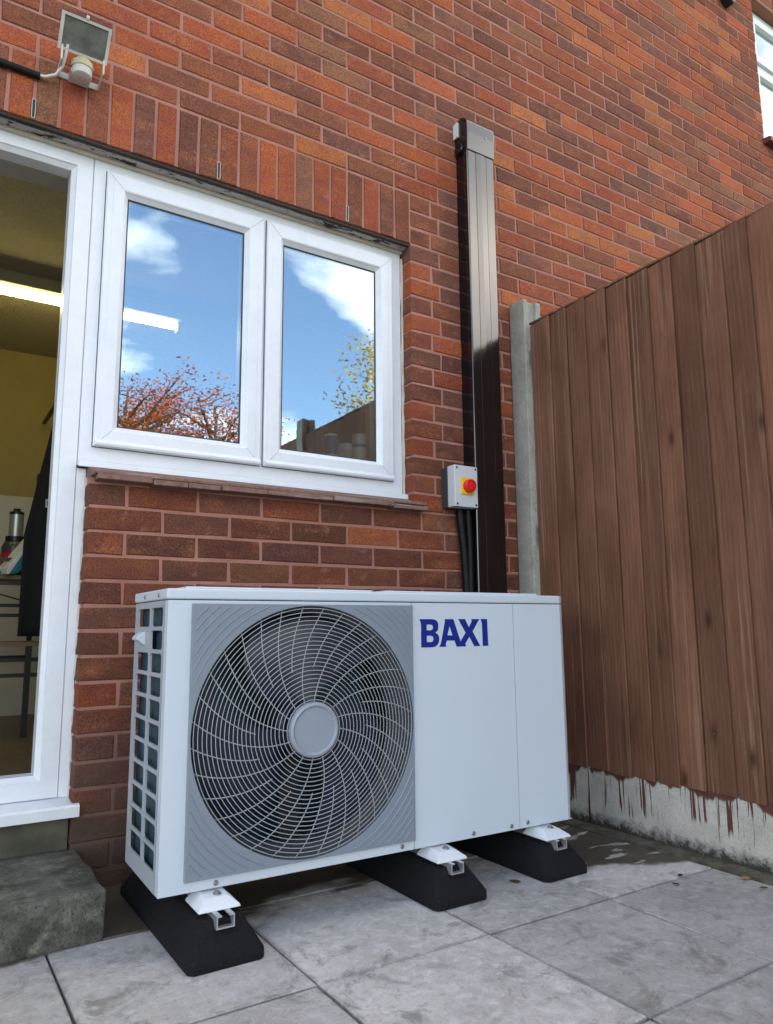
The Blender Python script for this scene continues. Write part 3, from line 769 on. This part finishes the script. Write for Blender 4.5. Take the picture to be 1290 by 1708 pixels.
# ------------------------------------------------------------------ floodlight with sensor, cables
fl = thing('floodlight', 'old white security floodlight with dusty glass and motion sensor above the door', 'floodlight', (-1.305, 0, 2.50))
cxs = .073
Tp, Bt = Vector((0, -.142, .100)), Vector((0, -.080, .016))
vd = (Tp-Bt).normalized(); nd = Vector((0, -vd.z, vd.y)); nd = nd if nd.z < 0 else -nd
def fp(a, b, d): return Vector((a, 0, 0))+Bt+vd*b+nd*d
H_ = (Tp-Bt).length
fb = MB(); rings = []
for (ix, iz, d) in ((.0, .0, 0), (.0, .0, -.012), (.006, .006, -.014), (.022, .020, -.045), (.030, .028, -.052)):
    rings.append([fp(-cxs+ix, iz, d), fp(cxs-ix, iz, d), fp(cxs-ix, H_-iz, d), fp(-cxs+ix, H_-iz, d)])
vs = [p for r_ in rings for p in r_]; fs = [(k*4+j, k*4+(j+1) % 4, k*4+4+(j+1) % 4, k*4+4+j) for k in range(4) for j in range(4)]+[(16,17,18,19)]
fb.add(vs, fs)
i0 = [fp(-cxs+.009, .008, 0), fp(cxs-.009, .008, 0), fp(cxs-.009, H_-.008, 0), fp(-cxs+.009, H_-.008, 0)]
i1 = [p-nd*.004 for p in i0]
fb.add(rings[0]+i0+i1, [(0,1,5,4),(1,2,6,5),(2,3,7,6),(3,0,4,7),(4,5,9,8),(5,6,10,9),(6,7,11,10),(7,4,8,11)])
hs = fb.build('housing', MAT['lamp_body'], fl)
MB().add([p+nd*.0005 for p in i1], [(0,1,2,3)]).build('glass', MAT['lamp_glass'], hs)
MB().lathe([(.008, -.004), (.008, .004)], tuple(fp(0, H_+.004, -.004)), 'x', 12).build('latch', MAT['lamp_body'], hs)
sn = MB().lathe([(.0, -.062), (.020, -.061), (.029, -.055), (.031, -.030)], (.004, -.062, .014), 'z', 24).build('sensor', MAT['sensor_lens'], fl, smooth=True)
MB().lathe([(.0335, -.031), (.0335, -.012), (.026, -.004), (.014, .012), (.0, .013)], (.004, -.062, .014), 'z', 24).build('collar', MAT['sensor'], sn, smooth=True)
br = MB().box(-.062, -.058, -.085, -.0, -.022, -.006).box(.062, .066, -.085, .0, -.022, -.006).box(-.058, .062, -.0045, -.0005, -.024, -.004)
br.box(-.0625, -.0575, -.086, -.070, -.02, .030).box(.0615, .0665, -.086, -.070, -.02, .030)
br.box(-.028, .034, -.06, -.004, -.030, -.012)
br.build('bracket', MAT['lamp_body'], fl)
cable('lamp_cable', [(-1.428, -.014, 2.447), (-1.400, -.020, 2.446), (-1.372, -.034, 2.456), (-1.356, -.052, 2.480), (-1.352, -.072, 2.510), (-1.350, -.086, 2.535)], .0048, MAT['white_cable'], 'white flex curving up into the floodlight')
cable('wall_conduit', [(-3.9, -.012, 2.455), (-2.2, -.012, 2.453), (-1.415, -.012, 2.447)], .0115, MAT['black_matt'], 'black cable sleeve running along the soldier bricks to the floodlight')
al = thing('alarm_box', 'dark navy pointed alarm box high on the wall beside the upper window', 'alarm box', (2.50, 0, 4.60))
ab = MB().prism([(.0, .04), (.10, .16), (.10, .40), (-.16, .40), (-.16, .16)], -.06, .0, 'y').build('cover', MAT['alarm'], al, bevel=.008)
MB().box(-.10, .04, -.062, -.058, .30, .33).build('strobe', MAT['blue_label'], al)

# ------------------------------------------------------------------ heat pump
hp = thing('heat_pump', 'white outdoor heat pump with large round fan grille standing on rubber feet', 'heat pump', (-1.115, -.575, 0), R(-1.3))
UW, UD, Z0, Z1 = 1.267, .325, .131, .797
CX, CZ, CR = .3735, .4725, .3125
def plate_with_hole(mb, x0, x1, z0, z1, cx, cz, r, y0, y1, n=128, lip=0):
    outer = []; inner = []
    for k in range(n):
        a = 2*math.pi*(k+.5)/n; dx, dz = math.cos(a), math.sin(a)
        t = min((x1-cx)/dx if dx > 0 else (x0-cx)/dx if dx < 0 else 9, (z1-cz)/dz if dz > 0 else (z0-cz)/dz if dz < 0 else 9)
        outer.append((cx+dx*t, cz+dz*t)); inner.append((cx+dx*r, cz+dz*r))
    # put exact corners in
    for X in (x0, x1):
        for Z in (z0, z1):
            i = min(range(n), key=lambda q: (outer[q][0]-X)**2+(outer[q][1]-Z)**2); outer[i] = (X, Z)
    vs = [(p[0], y0, p[1]) for p in outer]+[(p[0], y0, p[1]) for p in inner]
    vs += [(p[0], y1, p[1]) for p in outer]+[(p[0], y1+lip, p[1]) for p in inner]
    fs = []
    for k in range(n):
        q = (k+1) % n
        fs += [(k, q, n+q, n+k), (2*n+k, 2*n+q, 3*n+q, 3*n+k), (k, q, 2*n+q, 2*n+k), (n+k, n+q, 3*n+q, 3*n+k)]
    mb.add(vs, fs)
cs = MB(); plate_with_hole(cs, .0, .689, Z0, Z1, CX, CZ, CR+.002, .0, .0015)
cs.prism([(.0, .0), (.0, .028), (.0015, .028), (.0015, .0016), (.003, .0016)], Z0, Z1, 'z')
casing = cs.build('casing', MAT['unit'], hp, bevel=.0006, seg=1)
MB().box(.6915, 1.0665, .0, .0015, Z0, Z1).build('access_panel', MAT['unit'], hp)
MB().prism([(1.0685, .0), (UW, .0), (UW+.020, .0125), (UW+.020, .05), (UW+.0185, .05), (UW+.0185, .0135), (UW-.001, .0015), (1.0685, .0015)], Z0, Z1, 'z').build('end_panel', MAT['unit'], hp)
MB().box(.686, .694, .002, .004, Z0+.002, Z1-.002).box(1.063, 1.072, .002, .004, Z0+.002, Z1-.002).build('seam_backing', MAT['side_grey'], hp)
MB().box(UW+.018, UW+.0195, .0505, UD, Z0, Z1).box(.70, UW+.018, UD-.002, UD, Z0, Z1).box(.002, UW+.018, .0045, UD-.0022, Z0-.001, Z0+.001).build('rear_casing', MAT['unit'], hp)
MB().box(.69, .694, .0042, UD-.003, Z0+.002, Z1-.002).build('bulkhead', MAT['dark'], hp)
# lid with raised corners
ld = MB().prism([(-.004, -.003), (UW-.002, -.003), (UW+.022, .012), (UW+.022, UD+.004), (-.004, UD+.004)], Z1+.002, Z1+.028, 'z').build('lid', MAT['unit'], hp, bevel=.006, seg=3)
for (a, b) in ((.05, .58), (.62, 1.2)):
    MB().prism([(a, .03), (b, .03), (b, UD-.03), (a, UD-.03)], Z1+.0275, Z1+.035, 'z').build('pressing', MAT['unit'], ld, bevel=.0035)
for y in (.07, .21): MB().lathe([(.006, -.004), (.005, -.0065), (.0, -.007)], (.0, y, Z1+.014), 'x', 12).build('screw', MAT['steel'], ld)
# grey front grille panel
pn = MB(); plate_with_hole(pn, .057, .689-.001, .156, .789, CX, CZ, CR, -.011, -.001, lip=.01)
panel = pn.build('grille_panel', MAT['unit_grey'], hp, bevel=.002, seg=2)
for k in range(7):
    r = CR+.020+.0165*k
    run = []
    for q in range(721):
        a = 2*math.pi*(q/720)+.01; x, z = CX+r*math.cos(a), CZ+r*math.sin(a)
        if .064 < x < .682 and .163 < z < .782: run.append((x, -.0112, z))
        else:
            if len(run) > 4: MB().tube(run[::3]+[run[-1]], .0020, 4).build('rib', MAT['unit_grey'], panel)
            run = []
# wire guard
wg = MB(); NR = 23
def dome(r): return -.0085-.016*(1-(r/CR)**2)
for k in range(NR):
    r = .074+(CR-.006-.074)*k/(NR-1)
    wg.tube([(CX+r*math.cos(2*math.pi*q/84), dome(r), CZ+r*math.sin(2*math.pi*q/84)) for q in range(84)], .00115, 5, closed=True)
for q in range(32):
    a0 = 2*math.pi*q/32; rs0 = .060 if q % 2 == 0 else .155
    pts = []
    for k in range(15):
        r = rs0+(CR-.001-rs0)*k/14; t = (r-.06)/(CR-.06)
        a = a0-R(30)*t
        pts.append((CX+r*math.cos(a), dome(r)+.002+(.008*max(0, t-.9)*10), CZ+r*math.sin(a)))
    wg.tube(pts, .0014, 5)
guard = wg.build('wire_guard', MAT['wire'], hp, smooth=True)
MB().lathe([(.055, -.008), (.0685, -.012), (.0695, -.024), (.067, -.031), (.061, -.034), (.0565, -.031), (.0555, -.029), (.0, -.029)], (CX, .0, CZ), 'y', 48).build('hub_cap', MAT['hubcap'], hp, smooth=True)
# shroud, fan, coil behind
sh = MB(); n = 72
vs = []; fs = []
prof = [(CR+.0015, .001), (CR-.001, .012), (CR-.012, .03), (CR-.016, .11)]
for r, y in prof:
    vs += [(CX+r*math.cos(2*math.pi*q/n), y, CZ+r*math.sin(2*math.pi*q/n)) for q in range(n)]
for k in range(3):
    fs += [(k*n+q, k*n+(q+1) % n, (k+1)*n+(q+1) % n, (k+1)*n+q) for q in range(n)]
sh.add(vs, fs).build('shroud', MAT['shroud'], hp, smooth=True)
fan = MB().lathe([(.0, .035), (.055, .04), (.068, .055), (.07, .12), (.0, .12)], (CX, 0, CZ), 'y', 36).build('fan', MAT['fan'], hp, smooth=True)
for b in range(3):
    vs = []; fs = []; A0 = R(100)+2*math.pi*b/3; nr, na = 10, 10
    for i in range(nr+1):
        r = .066+(CR-.026-.066)*i/nr; t = i/nr
        span = R(74)+R(12)*math.sin(t*3); sweep = R(-26)*t*t
        for j in range(na+1):
            s_ = j/na; a = A0+sweep+span*(s_-.5)
            vs.append((CX+r*math.cos(a), .050+.062*s_-.014*math.sin(math.pi*s_), CZ+r*math.sin(a)))
    for i in range(nr):
        for j in range(na):
            a = i*(na+1)+j; fs.append((a, a+1, a+na+2, a+na+1))
    MB().add(vs, fs).build('blade', MAT['fan'], fan, smooth=True)
MB().box(CX-.03, CX+.03, .125, .14, Z0+.01, Z1-.01).build('motor_bracket', MAT['dark'], hp)
coil = MB().box(.016, .69, UD-.045, UD-.012, Z0+.01, Z1-.004).box(.016, .040, .02, UD-.046, Z0+.01, Z1-.004).build('coil', MAT['coil'], hp)
# side grille: two columns of rounded openings
sg = MB()
def cell(mb, y0, y1, z0, z1, a0, a1, b0, b1, rad, x0, x1):
    inn = []
    for (cy, cz_, st_) in ((a1-rad, b1-rad, 0), (a0+rad, b1-rad, 90), (a0+rad, b0+rad, 180), (a1-rad, b0+rad, 270)):
        for q in range(5): inn.append((cy+rad*math.cos(R(st_+22.5*q)), cz_+rad*math.sin(R(st_+22.5*q))))
    outr = []
    for i, (yy0, zz0) in enumerate(inn):
        k = i//5; q = i % 5
        cy, cz_ = ((y1, z1), (y0, z1), (y0, z0), (y1, z0))[k]
        iy, iz = inn[i]
        if q == 2: outr.append((cy, cz_))
        elif (q < 2) == (k % 2 == 0): outr.append((cy, iz))
        else: outr.append((iy, cz_))
    n_ = len(inn)
    vs = [(x0, p[0], p[1]) for p in outr]+[(x0, p[0], p[1]) for p in inn]+[(x1, p[0], p[1]) for p in inn]
    fs = [(i, (i+1) % n_, n_+(i+1) % n_, n_+i) for i in range(n_)]+[(n_+i, n_+(i+1) % n_, 2*n_+(i+1) % n_, 2*n_+i) for i in range(n_)]
    mb.add(vs, fs)
GZ0, GZ1 = .170, .786; ch = (GZ1-GZ0)/11
ys = [(.034, .158), (.158, .300)]
for ci, (a, b) in enumerate(ys):
    for k in range(11):
        z0 = GZ0+ch*k
        if ci == 1 and k == 9: sg.add([(-.0005, a, z0), (-.0005, b, z0), (-.0005, b, z0+ch), (-.0005, a, z0+ch)], [(0,1,2,3)]); continue
        cell(sg, a, b, z0, z0+ch, a+.008+(.004 if ci else 0), b-.008, z0+.0048, z0+ch-.0048, .009, -.0005, .004)
X = -.0005
for (a, b, c, d) in ((.0285, .034, Z0, Z1), (.300, UD, Z0, Z1), (.034, .300, Z0, GZ0), (.034, .300, GZ1, Z1)):
    sg.add([(X, a, c), (X, b, c), (X, b, d), (X, a, d)], [(0,1,2,3)])
sg.box(.0, .008, UD-.006, UD, Z0, Z1)
sgo = sg.build('side_grille', MAT['side_grey'], hp)
hz = GZ0+ch*9.5
MB().prism([(.0, .020), (-.008, .019), (-.023, .007), (-.023, -.001), (-.017, -.003), (-.006, -.012), (.0, -.014)], .205, .255, 'y').build('handle', MAT['unit'], hp, bevel=.003).location = (0, 0, hz)
# screws along the bottom edge
for x, z in ((.134, .142), (.650, .144), (.893, .143), (1.034, .143), (1.098, .145)):
    s = MB().lathe([(.0062, 0), (.0062, -.0022), (.0048, -.0036), (.0, -.0038)], (x, .0, z), 'y', 14).build('screw', MAT['steel'], hp)
# lettering
def letters():
    x0, s = 150.0, .251/935
    def P(q):
        bot = 557-(q[0]-170)*19/910; t = (bot-q[1])/(bot-185)
        return (.7165+(q[0]-x0)*s, .6705+.080*t)
    B = [(150,185),(300,185),(335,188),(365,200),(386,220),(396,250),(396,305),(384,340),(355,364),(388,386),(402,415),(406,450),(398,495),(380,525),(350,547),(310,555),(170,557),(172,262),(166,222)]
    Bh1 = [(243,257),(296,257),(316,265),(326,285),(326,305),(316,324),(298,332),(243,332)]
    Bh2 = [(243,403),(298,403),(318,411),(329,430),(329,460),(319,479),(300,487),(243,487)]
    AX = [(483,185),(600,185),(692,480),(765,365),(668,185),(760,185),(812,295),(855,215),(848,185),(962,185),(862,348),(965,540),(882,543),(815,418),(757,510),(770,545),(635,548),(612,468),(505,468),(490,515),(500,548),(407,550),(428,505),(487,215)]
    Ah = [(548,275),(585,400),(515,400)]
    I = [(980,185),(1072,185),(1080,538),(1003,540),(998,240)]
    for nm, loops in (('B', [B, Bh1, Bh2]), ('AX', [AX, Ah]), ('I', [I])):
        cu = bpy.data.curves.new('letter', 'CURVE'); cu.dimensions = '2D'; cu.fill_mode = 'BOTH'; cu.extrude = .0004
        for lp in loops:
            sp_ = cu.splines.new('POLY'); sp_.points.add(len(lp)-1); sp_.use_cyclic_u = True
            for i, q in enumerate(lp):
                p = P(q); sp_.points[i].co = (p[0], p[1], 0, 1)
        co = bpy.data.objects.new('tmp', cu); COL.objects.link(co)
        dg = bpy.context.evaluated_depsgraph_get()
        me = bpy.data.meshes.new_from_object(co.evaluated_get(dg)); bpy.data.objects.remove(co)
        me.transform(Matrix.Rotation(R(90), 4, 'X')); me.materials.clear(); me.materials.append(MAT['navy'])
        o = link('letter', me, hp); o.location = (0, -.0007, 0)
letters()
# white mounting brackets bolted under the casing
FEET = (-.990, -.341, .049)
for fx in FEET:
    lx = fx+1.115
    for (y0, y1) in ((-.062, .045), (.24, .30)):
        b = MB()
        a = [(lx-.050, y0, .1015), (lx+.050, y0, .1015), (lx+.050, y1, .1015), (lx-.050, y1, .1015)]
        c_ = [(lx-.047, y0+.003, .108), (lx+.047, y0+.003, .108), (lx+.047, y1-.003, .108), (lx-.047, y1-.003, .108)]
        d_ = [(lx-.028, y0+.028, .123), (lx+.028, y0+.028, .123), (lx+.028, y1-.012, .1295), (lx-.028, y1-.012, .1295)]
        b.add(a+c_+d_, [(0,1,5,4),(1,2,6,5),(2,3,7,6),(3,0,4,7),(4,5,9,8),(5,6,10,9),(6,7,11,10),(7,4,8,11),(8,9,10,11),(3,2,1,0)])
        o = b.build('bracket', MAT['bracket'], hp, bevel=.003)
        if y0 < 0:
            MB().lathe([(.010, .120), (.010, .1265), (.0055, .127), (.0055, .131), (.0, .131)], (lx+.006, y0+.042, 0), 'z', 12).build('bolt', MAT['steel'], o)
# rubber feet with aluminium rail
FLAB = ('black rubber foot with rail under the fan end of the heat pump, beside the doorstep', 'black rubber foot with rail under the middle of the heat pump', 'black rubber foot with rail under the end of the heat pump near the fence')
for fx, lb in zip(FEET, FLAB):
    t = thing('rubber_foot', lb, 'rubber foot', (fx, -.388, 0), group='rubber feet under the heat pump')
    b = MB(); W0, W1, L0, L1 = .0885, .050, .307, .262
    base = [(-W0, -L0+.012), (-W0+.012, -L0), (W0-.012, -L0), (W0, -L0+.012), (W0, L0-.012), (W0-.012, L0), (-W0+.012, L0), (-W0, L0-.012)]
    topp = [(-W1, -L1+.018), (-W1+.012, -L1), (W1-.012, -L1), (W1, -L1+.018), (W1, L1-.018), (W1-.012, L1), (-W1+.012, L1), (-W1, L1-.018)]
    vs = [(*p, .0) for p in base]+[(*p, .022) for p in base]+[(*p, .090) for p in topp]
    fs = [tuple(range(7, -1, -1)), tuple(range(16, 24))]+[(k*8+j, k*8+(j+1) % 8, k*8+8+(j+1) % 8, k*8+8+j) for k in range(2) for j in range(8)]
    b.add(vs, fs).build('block', MAT['rubber'], t, bevel=.0045, seg=2, smooth=True)
    ch_ = MB().prism([(-.021, .074), (.021, .074), (.021, .1015), (.009, .1015), (.009, .0985), (.018, .0985), (.018, .077), (-.018, .077), (-.018, .0985), (-.009, .0985), (-.009, .1015), (-.021, .1015)], -L1-.022, L1, 'y')
    ch_.build('rail', MAT['alu'], t)

# ------------------------------------------------------------------ inside the room
bt = thing('ceiling_light', 'lit fluorescent tube on a cream batten under the textured ceiling', 'light', (-1.25, 1.42, 2.42))
MB().box(-.75, .75, -.035, .065, -.060, .0).build('batten', MAT['cream_metal'], bt, bevel=.004)
MB().tube([(-.72, .045, -.082), (.72, .045, -.082)], .010, 12).build('tube', MAT['tube'], bt)
MB().box(-.75, -.72, .015, .075, -.105, -.06).box(.72, .75, .015, .075, -.105, -.06).build('tube_holder', MAT['cream_metal'], bt)
rk = thing('shelf_rack', 'black metal kitchen rack with wooden shelves seen through the doorway', 'rack', (-1.45, 1.5, .245))
for (x, y, h) in ((.30, .0, .41), (.345, .38, 1.30), (-.5, .0, .41), (-.5, .38, 1.30)): MB().box(x-.012, x+.012, y-.012, y+.012, 0, h).build('leg', MAT['black_metal'], rk)
for (y0, y1, z) in ((-.02, .40, .41), (.16, .40, .73)):
    MB().box(-.52, .37, y0, y1, z, z+.02).build('shelf', MAT['wood'], rk)
for (y, z) in ((.0, .34), (.0, .27), (.38, .60), (.38, .55), (.165, .70), (.165, .815), (.38, .34)):
    MB().box(-.5, .345, y-.006, y+.006, z, z+.018).build('rail', MAT['black_metal'], rk)
MB().tube([(-.30, .17, .62), (.30, .17, .80)], .004, 6).tube([(-.30, .17, .80), (.30, .17, .62)], .004, 6).build('cross_brace', MAT['black_metal'], rk)
cn_ = thing('food_jar', 'black lidded tub with red label on the kitchen rack', 'jar', (-1.205, 1.83, .995))
MB().lathe([(.0, 0), (.058, .0), (.062, .01), (.062, .15), (.05, .175), (.042, .18), (.0, .18)], n=24).build('body', MAT['jar_black'], cn_, smooth=True)
MB().lathe([(.063, .02), (.063, .12)], n=24).build('label_band', MAT['jar_red'], cn_, smooth=True)
MB().lathe([(.046, .176), (.046, .205), (.0, .206)], n=24).build('lid', MAT['black_metal'], cn_, smooth=True)
tn = thing('spice_tin', 'small silver tin standing on top of the black tub', 'tin', (-1.205, 1.83, 1.2015))
MB().lathe([(.0, 0), (.034, 0), (.034, .115), (.0, .115)], n=20).build('body', MAT['silver'], tn, smooth=True)
MB().lathe([(.036, .112), (.034, .125), (.016, .132), (.018, .142), (.0, .143)], n=20).build('lid', MAT['black_metal'], tn, smooth=True)
ir = thing('clothes_iron', 'white and teal clothes iron stood on its heel on the rack', 'iron', (-1.185, 1.69, .995), R(20))
MB().prism([(-.075, .0), (-.045, .0), (.0, .03), (.035, .12), (.035, .175), (.0, .13), (-.04, .06)], -.045, .045, 'y').build('soleplate', MAT['teal'], ir, bevel=.01)
MB().prism([(-.09, .0), (-.078, .0), (.033, .185), (.028, .19), (-.09, .03)], -.05, .05, 'y').build('base_plate', MAT['whitep'], ir, bevel=.006)
MB().tube([(.03, 0, .16), (.06, 0, .12), (.075, 0, .06), (.07, 0, .004)], .015, 10).build('handle', MAT['whitep'], ir, smooth=True)
ap = thing('apron', 'black apron with white print hanging beside the rack', 'apron', (-1.02, 1.60, .70))
vs = []; fs = []
NX, NZ = 14, 20
for i in range(NZ+1):
    t = i/NZ; hw = .17-.10*max(0, (t-.45)/.55)
    for j in range(NX+1):
        s = j/NX*2-1; vs.append((hw*s, .018*math.sin(s*7+t*2)*(1-t*.5), 1.08*t))
for i in range(NZ):
    for j in range(NX): a = i*(NX+1)+j; fs.append((a, a+1, a+NX+2, a+NX+1))
o = MB().add(vs, fs).build('cloth', MAT['apron'], ap, smooth=True)
md = o.modifiers.new('thick', 'SOLIDIFY'); md.thickness = .004
MB().ring_frame(-.088, -.060, .625, .665, [(0, -.012), (0, -.026), (.007, -.026), (.007, -.012)]).ring_frame(-.050, -.022, .625, .665, [(0, -.012), (0, -.026), (.007, -.026), (.007, -.012)]).build('print', MAT['print'], ap)
MB().tube([(-.06, 0, 1.07), (0, .0, 1.3), (.06, 0, 1.07)], .006, 6).build('neck_strap', MAT['apron'], ap)
hk = MB().box(-1.03, -1.01, 1.595, 2.508, 1.985, 2.0).build('coat_hook', MAT['black_metal']); tag(hk, 'black hook arm holding the apron on the room wall', 'hook')
# inner window board with toiletries
board = MB().box(-1.24, -.02, .14, .36, 1.262, 1.335).build('window_board', MAT['upvc'], house)
ZB = 1.335
def bottle(name, label, cat, x, prof, mat, capmat=None, cap=None, band=None):
    t = thing(name, label, cat, (x, .185, ZB))
    MB().lathe(prof, n=24).build('body', mat, t, smooth=True)
    if cap: MB().lathe(cap, n=20).build('cap', capmat, t, smooth=True)
    if band: MB().lathe(band[0], n=24).build('label_band', band[1], t, smooth=True)
bottle('aerosol_can', 'white and blue spray can on the window board', 'can', -.268, [(.0,0),(.027,0),(.027,.145),(.022,.155),(.0,.156)], MAT['whitep'], None, None, ([(.0275,.07),(.0275,.145)], MAT['blue_label']))
bottle('jar', 'squat pale jar with white lid on the window board', 'jar', -.202, [(.0,0),(.033,0),(.033,.085),(.028,.097),(.0,.098)], MAT['plaster'], MAT['whitep'], [(.029,.096),(.029,.122),(.0,.123)])
bottle('tube_bottle', 'white pill tub with blue print on the window board, between jar and its twin', 'bottle', -.138, [(.0,0),(.0285,0),(.0285,.170),(.0,.171)], MAT['whitep'], None, None, ([(.029,.115),(.029,.128)], MAT['blue_label']))
bottle('tube_bottle', 'plain white tub on the window board beside the window jamb', 'bottle', -.080, [(.0,0),(.0265,0),(.0265,.169),(.0,.170)], MAT['whitep'])
bx_ = MB().box(-.400, -.318, .145, .20, ZB, ZB+.162).build('carton', MAT['dark_box'], bevel=.003); tag(bx_, 'dark brown carton on the window board', 'carton')

# ------------------------------------------------------------------ fallen leaves
def leaf(x, y, rz, s, mat, label):
    p = [(0, -.5), (.22, -.25), (.28, .05), (.15, .35), (0, .55), (-.15, .35), (-.28, .05), (-.22, -.25)]
    vs = [(a*s, b*s, .004+.12*s*abs(a)+.05*s*(b*b)) for a, b in p]+[(0, 0, .004)]
    me = MB().add(vs, [(i, (i+1) % 8, 8) for i in range(8)]).mesh('fallen_leaf', mat)
    o = link('fallen_leaf', me); o.location = (x, y, 0.0); o.rotation_euler.z = rz
    md = o.modifiers.new('thick', 'SOLIDIFY'); md.thickness = .001
    tag(o, label, 'leaf', 'fallen leaves on the paving')
leaf(-.105, -.634, .6, .034, MAT['leaf_brown'], 'curled dark brown leaf lying between two rubber feet')
leaf(.465, -.985, 1.2, .034, MAT['leaf_tan'], 'orange fallen leaf on the paving at the foot of the fence')
leaf(.330, -.865, 2.0, .026, MAT['leaf_brown'], 'small dark leaf at the edge of the damp paving')
leaf(.255, -.905, .3, .022, MAT['leaf_brown'], 'tiny dark leaf on the slab joint beside the damp patch')
leaf(.43, -1.06, .9, .022, MAT['leaf_brown'], 'small dark leaf on the dry slab beside the orange leaf')

# ------------------------------------------------------------------ trees behind the garden (seen mirrored in the panes)
def tree(x, y, h, rad, mat, n, seed, label, cat='tree', zc=.66, leafs=.05):
    r = random.Random(seed); t = thing('garden_tree', label, cat, (x, y, GZ-.012))
    tr_ = MB(); tr_.tube([(0,0,0),(.05,.03,h*.3),(.02,-.04,h*.6),(0,0,h*.9)], [.11,.085,.05,.015], 9)
    tips = []
    for k in range(46):
        a = r.uniform(0, 6.28); z0 = h*r.uniform(.28, .8); L_ = rad*r.uniform(.5, 1.05)
        e = Vector((math.cos(a)*L_, math.sin(a)*L_, z0+L_*r.uniform(.35, .9)))
        mid = Vector((math.cos(a)*L_*.45, math.sin(a)*L_*.45, z0+L_*.25))
        tr_.tube([(0, 0, z0), mid, e], [.035, .022, .006], 6); tips += [e, (mid+e)/2]
        for q in range(3):
            w_ = mid.lerp(e, r.uniform(.3, .9)); f_ = w_+Vector((r.gauss(0,.3), r.gauss(0,.3), r.uniform(.1,.4)))*rad
            tr_.tube([w_, (w_+f_)/2, f_], [.010, .007, .003], 4); tips += [f_, (w_+f_)/2]
    tr_.build('trunk', MAT['bark'], t)
    lf = MB()
    for k in range(n):
        c_ = r.choice(tips); s = rad*.15
        p = c_+Vector((r.gauss(0, s), r.gauss(0, s), r.gauss(0, s*.8)))
        a = Vector((r.gauss(0,1), r.gauss(0,1), r.gauss(0,1))).normalized(); b = a.orthogonal().normalized()
        q = leafs*r.uniform(.6, 1.2)
        lf.add([p-a*q, p+b*q*.5, p+a*q, p-b*q*.5], [(0,1,2,3)])
    lf.build('crown', mat, t)
tree(.95, -9.0, 4.9, 1.05, MAT['leaf_red'], 9000, 1, 'red leaved tree mirrored in the window pane beside the doorway', leafs=.028)
tree(2.45, -9.2, 5.0, 1.0, MAT['leaf_red'], 9000, 2, 'second red leaved tree mirrored toward the middle of the window', leafs=.028)
tree(1.65, -9.6, 4.3, 1.0, MAT['leaf_red'], 9000, 5, 'lower red leaved tree standing between the two taller red trees', leafs=.028)
tree(4.02, -9.0, 4.45, .42, MAT['leaf_red'], 3500, 3, 'slim red leaved tree mirrored beside the carton', leafs=.028)
tree(6.25, -9.0, 6.9, 1.15, MAT['leaf_yellow'], 16000, 4, 'yellow leaved tree rising beyond the fence, mirrored in the window', leafs=.042)
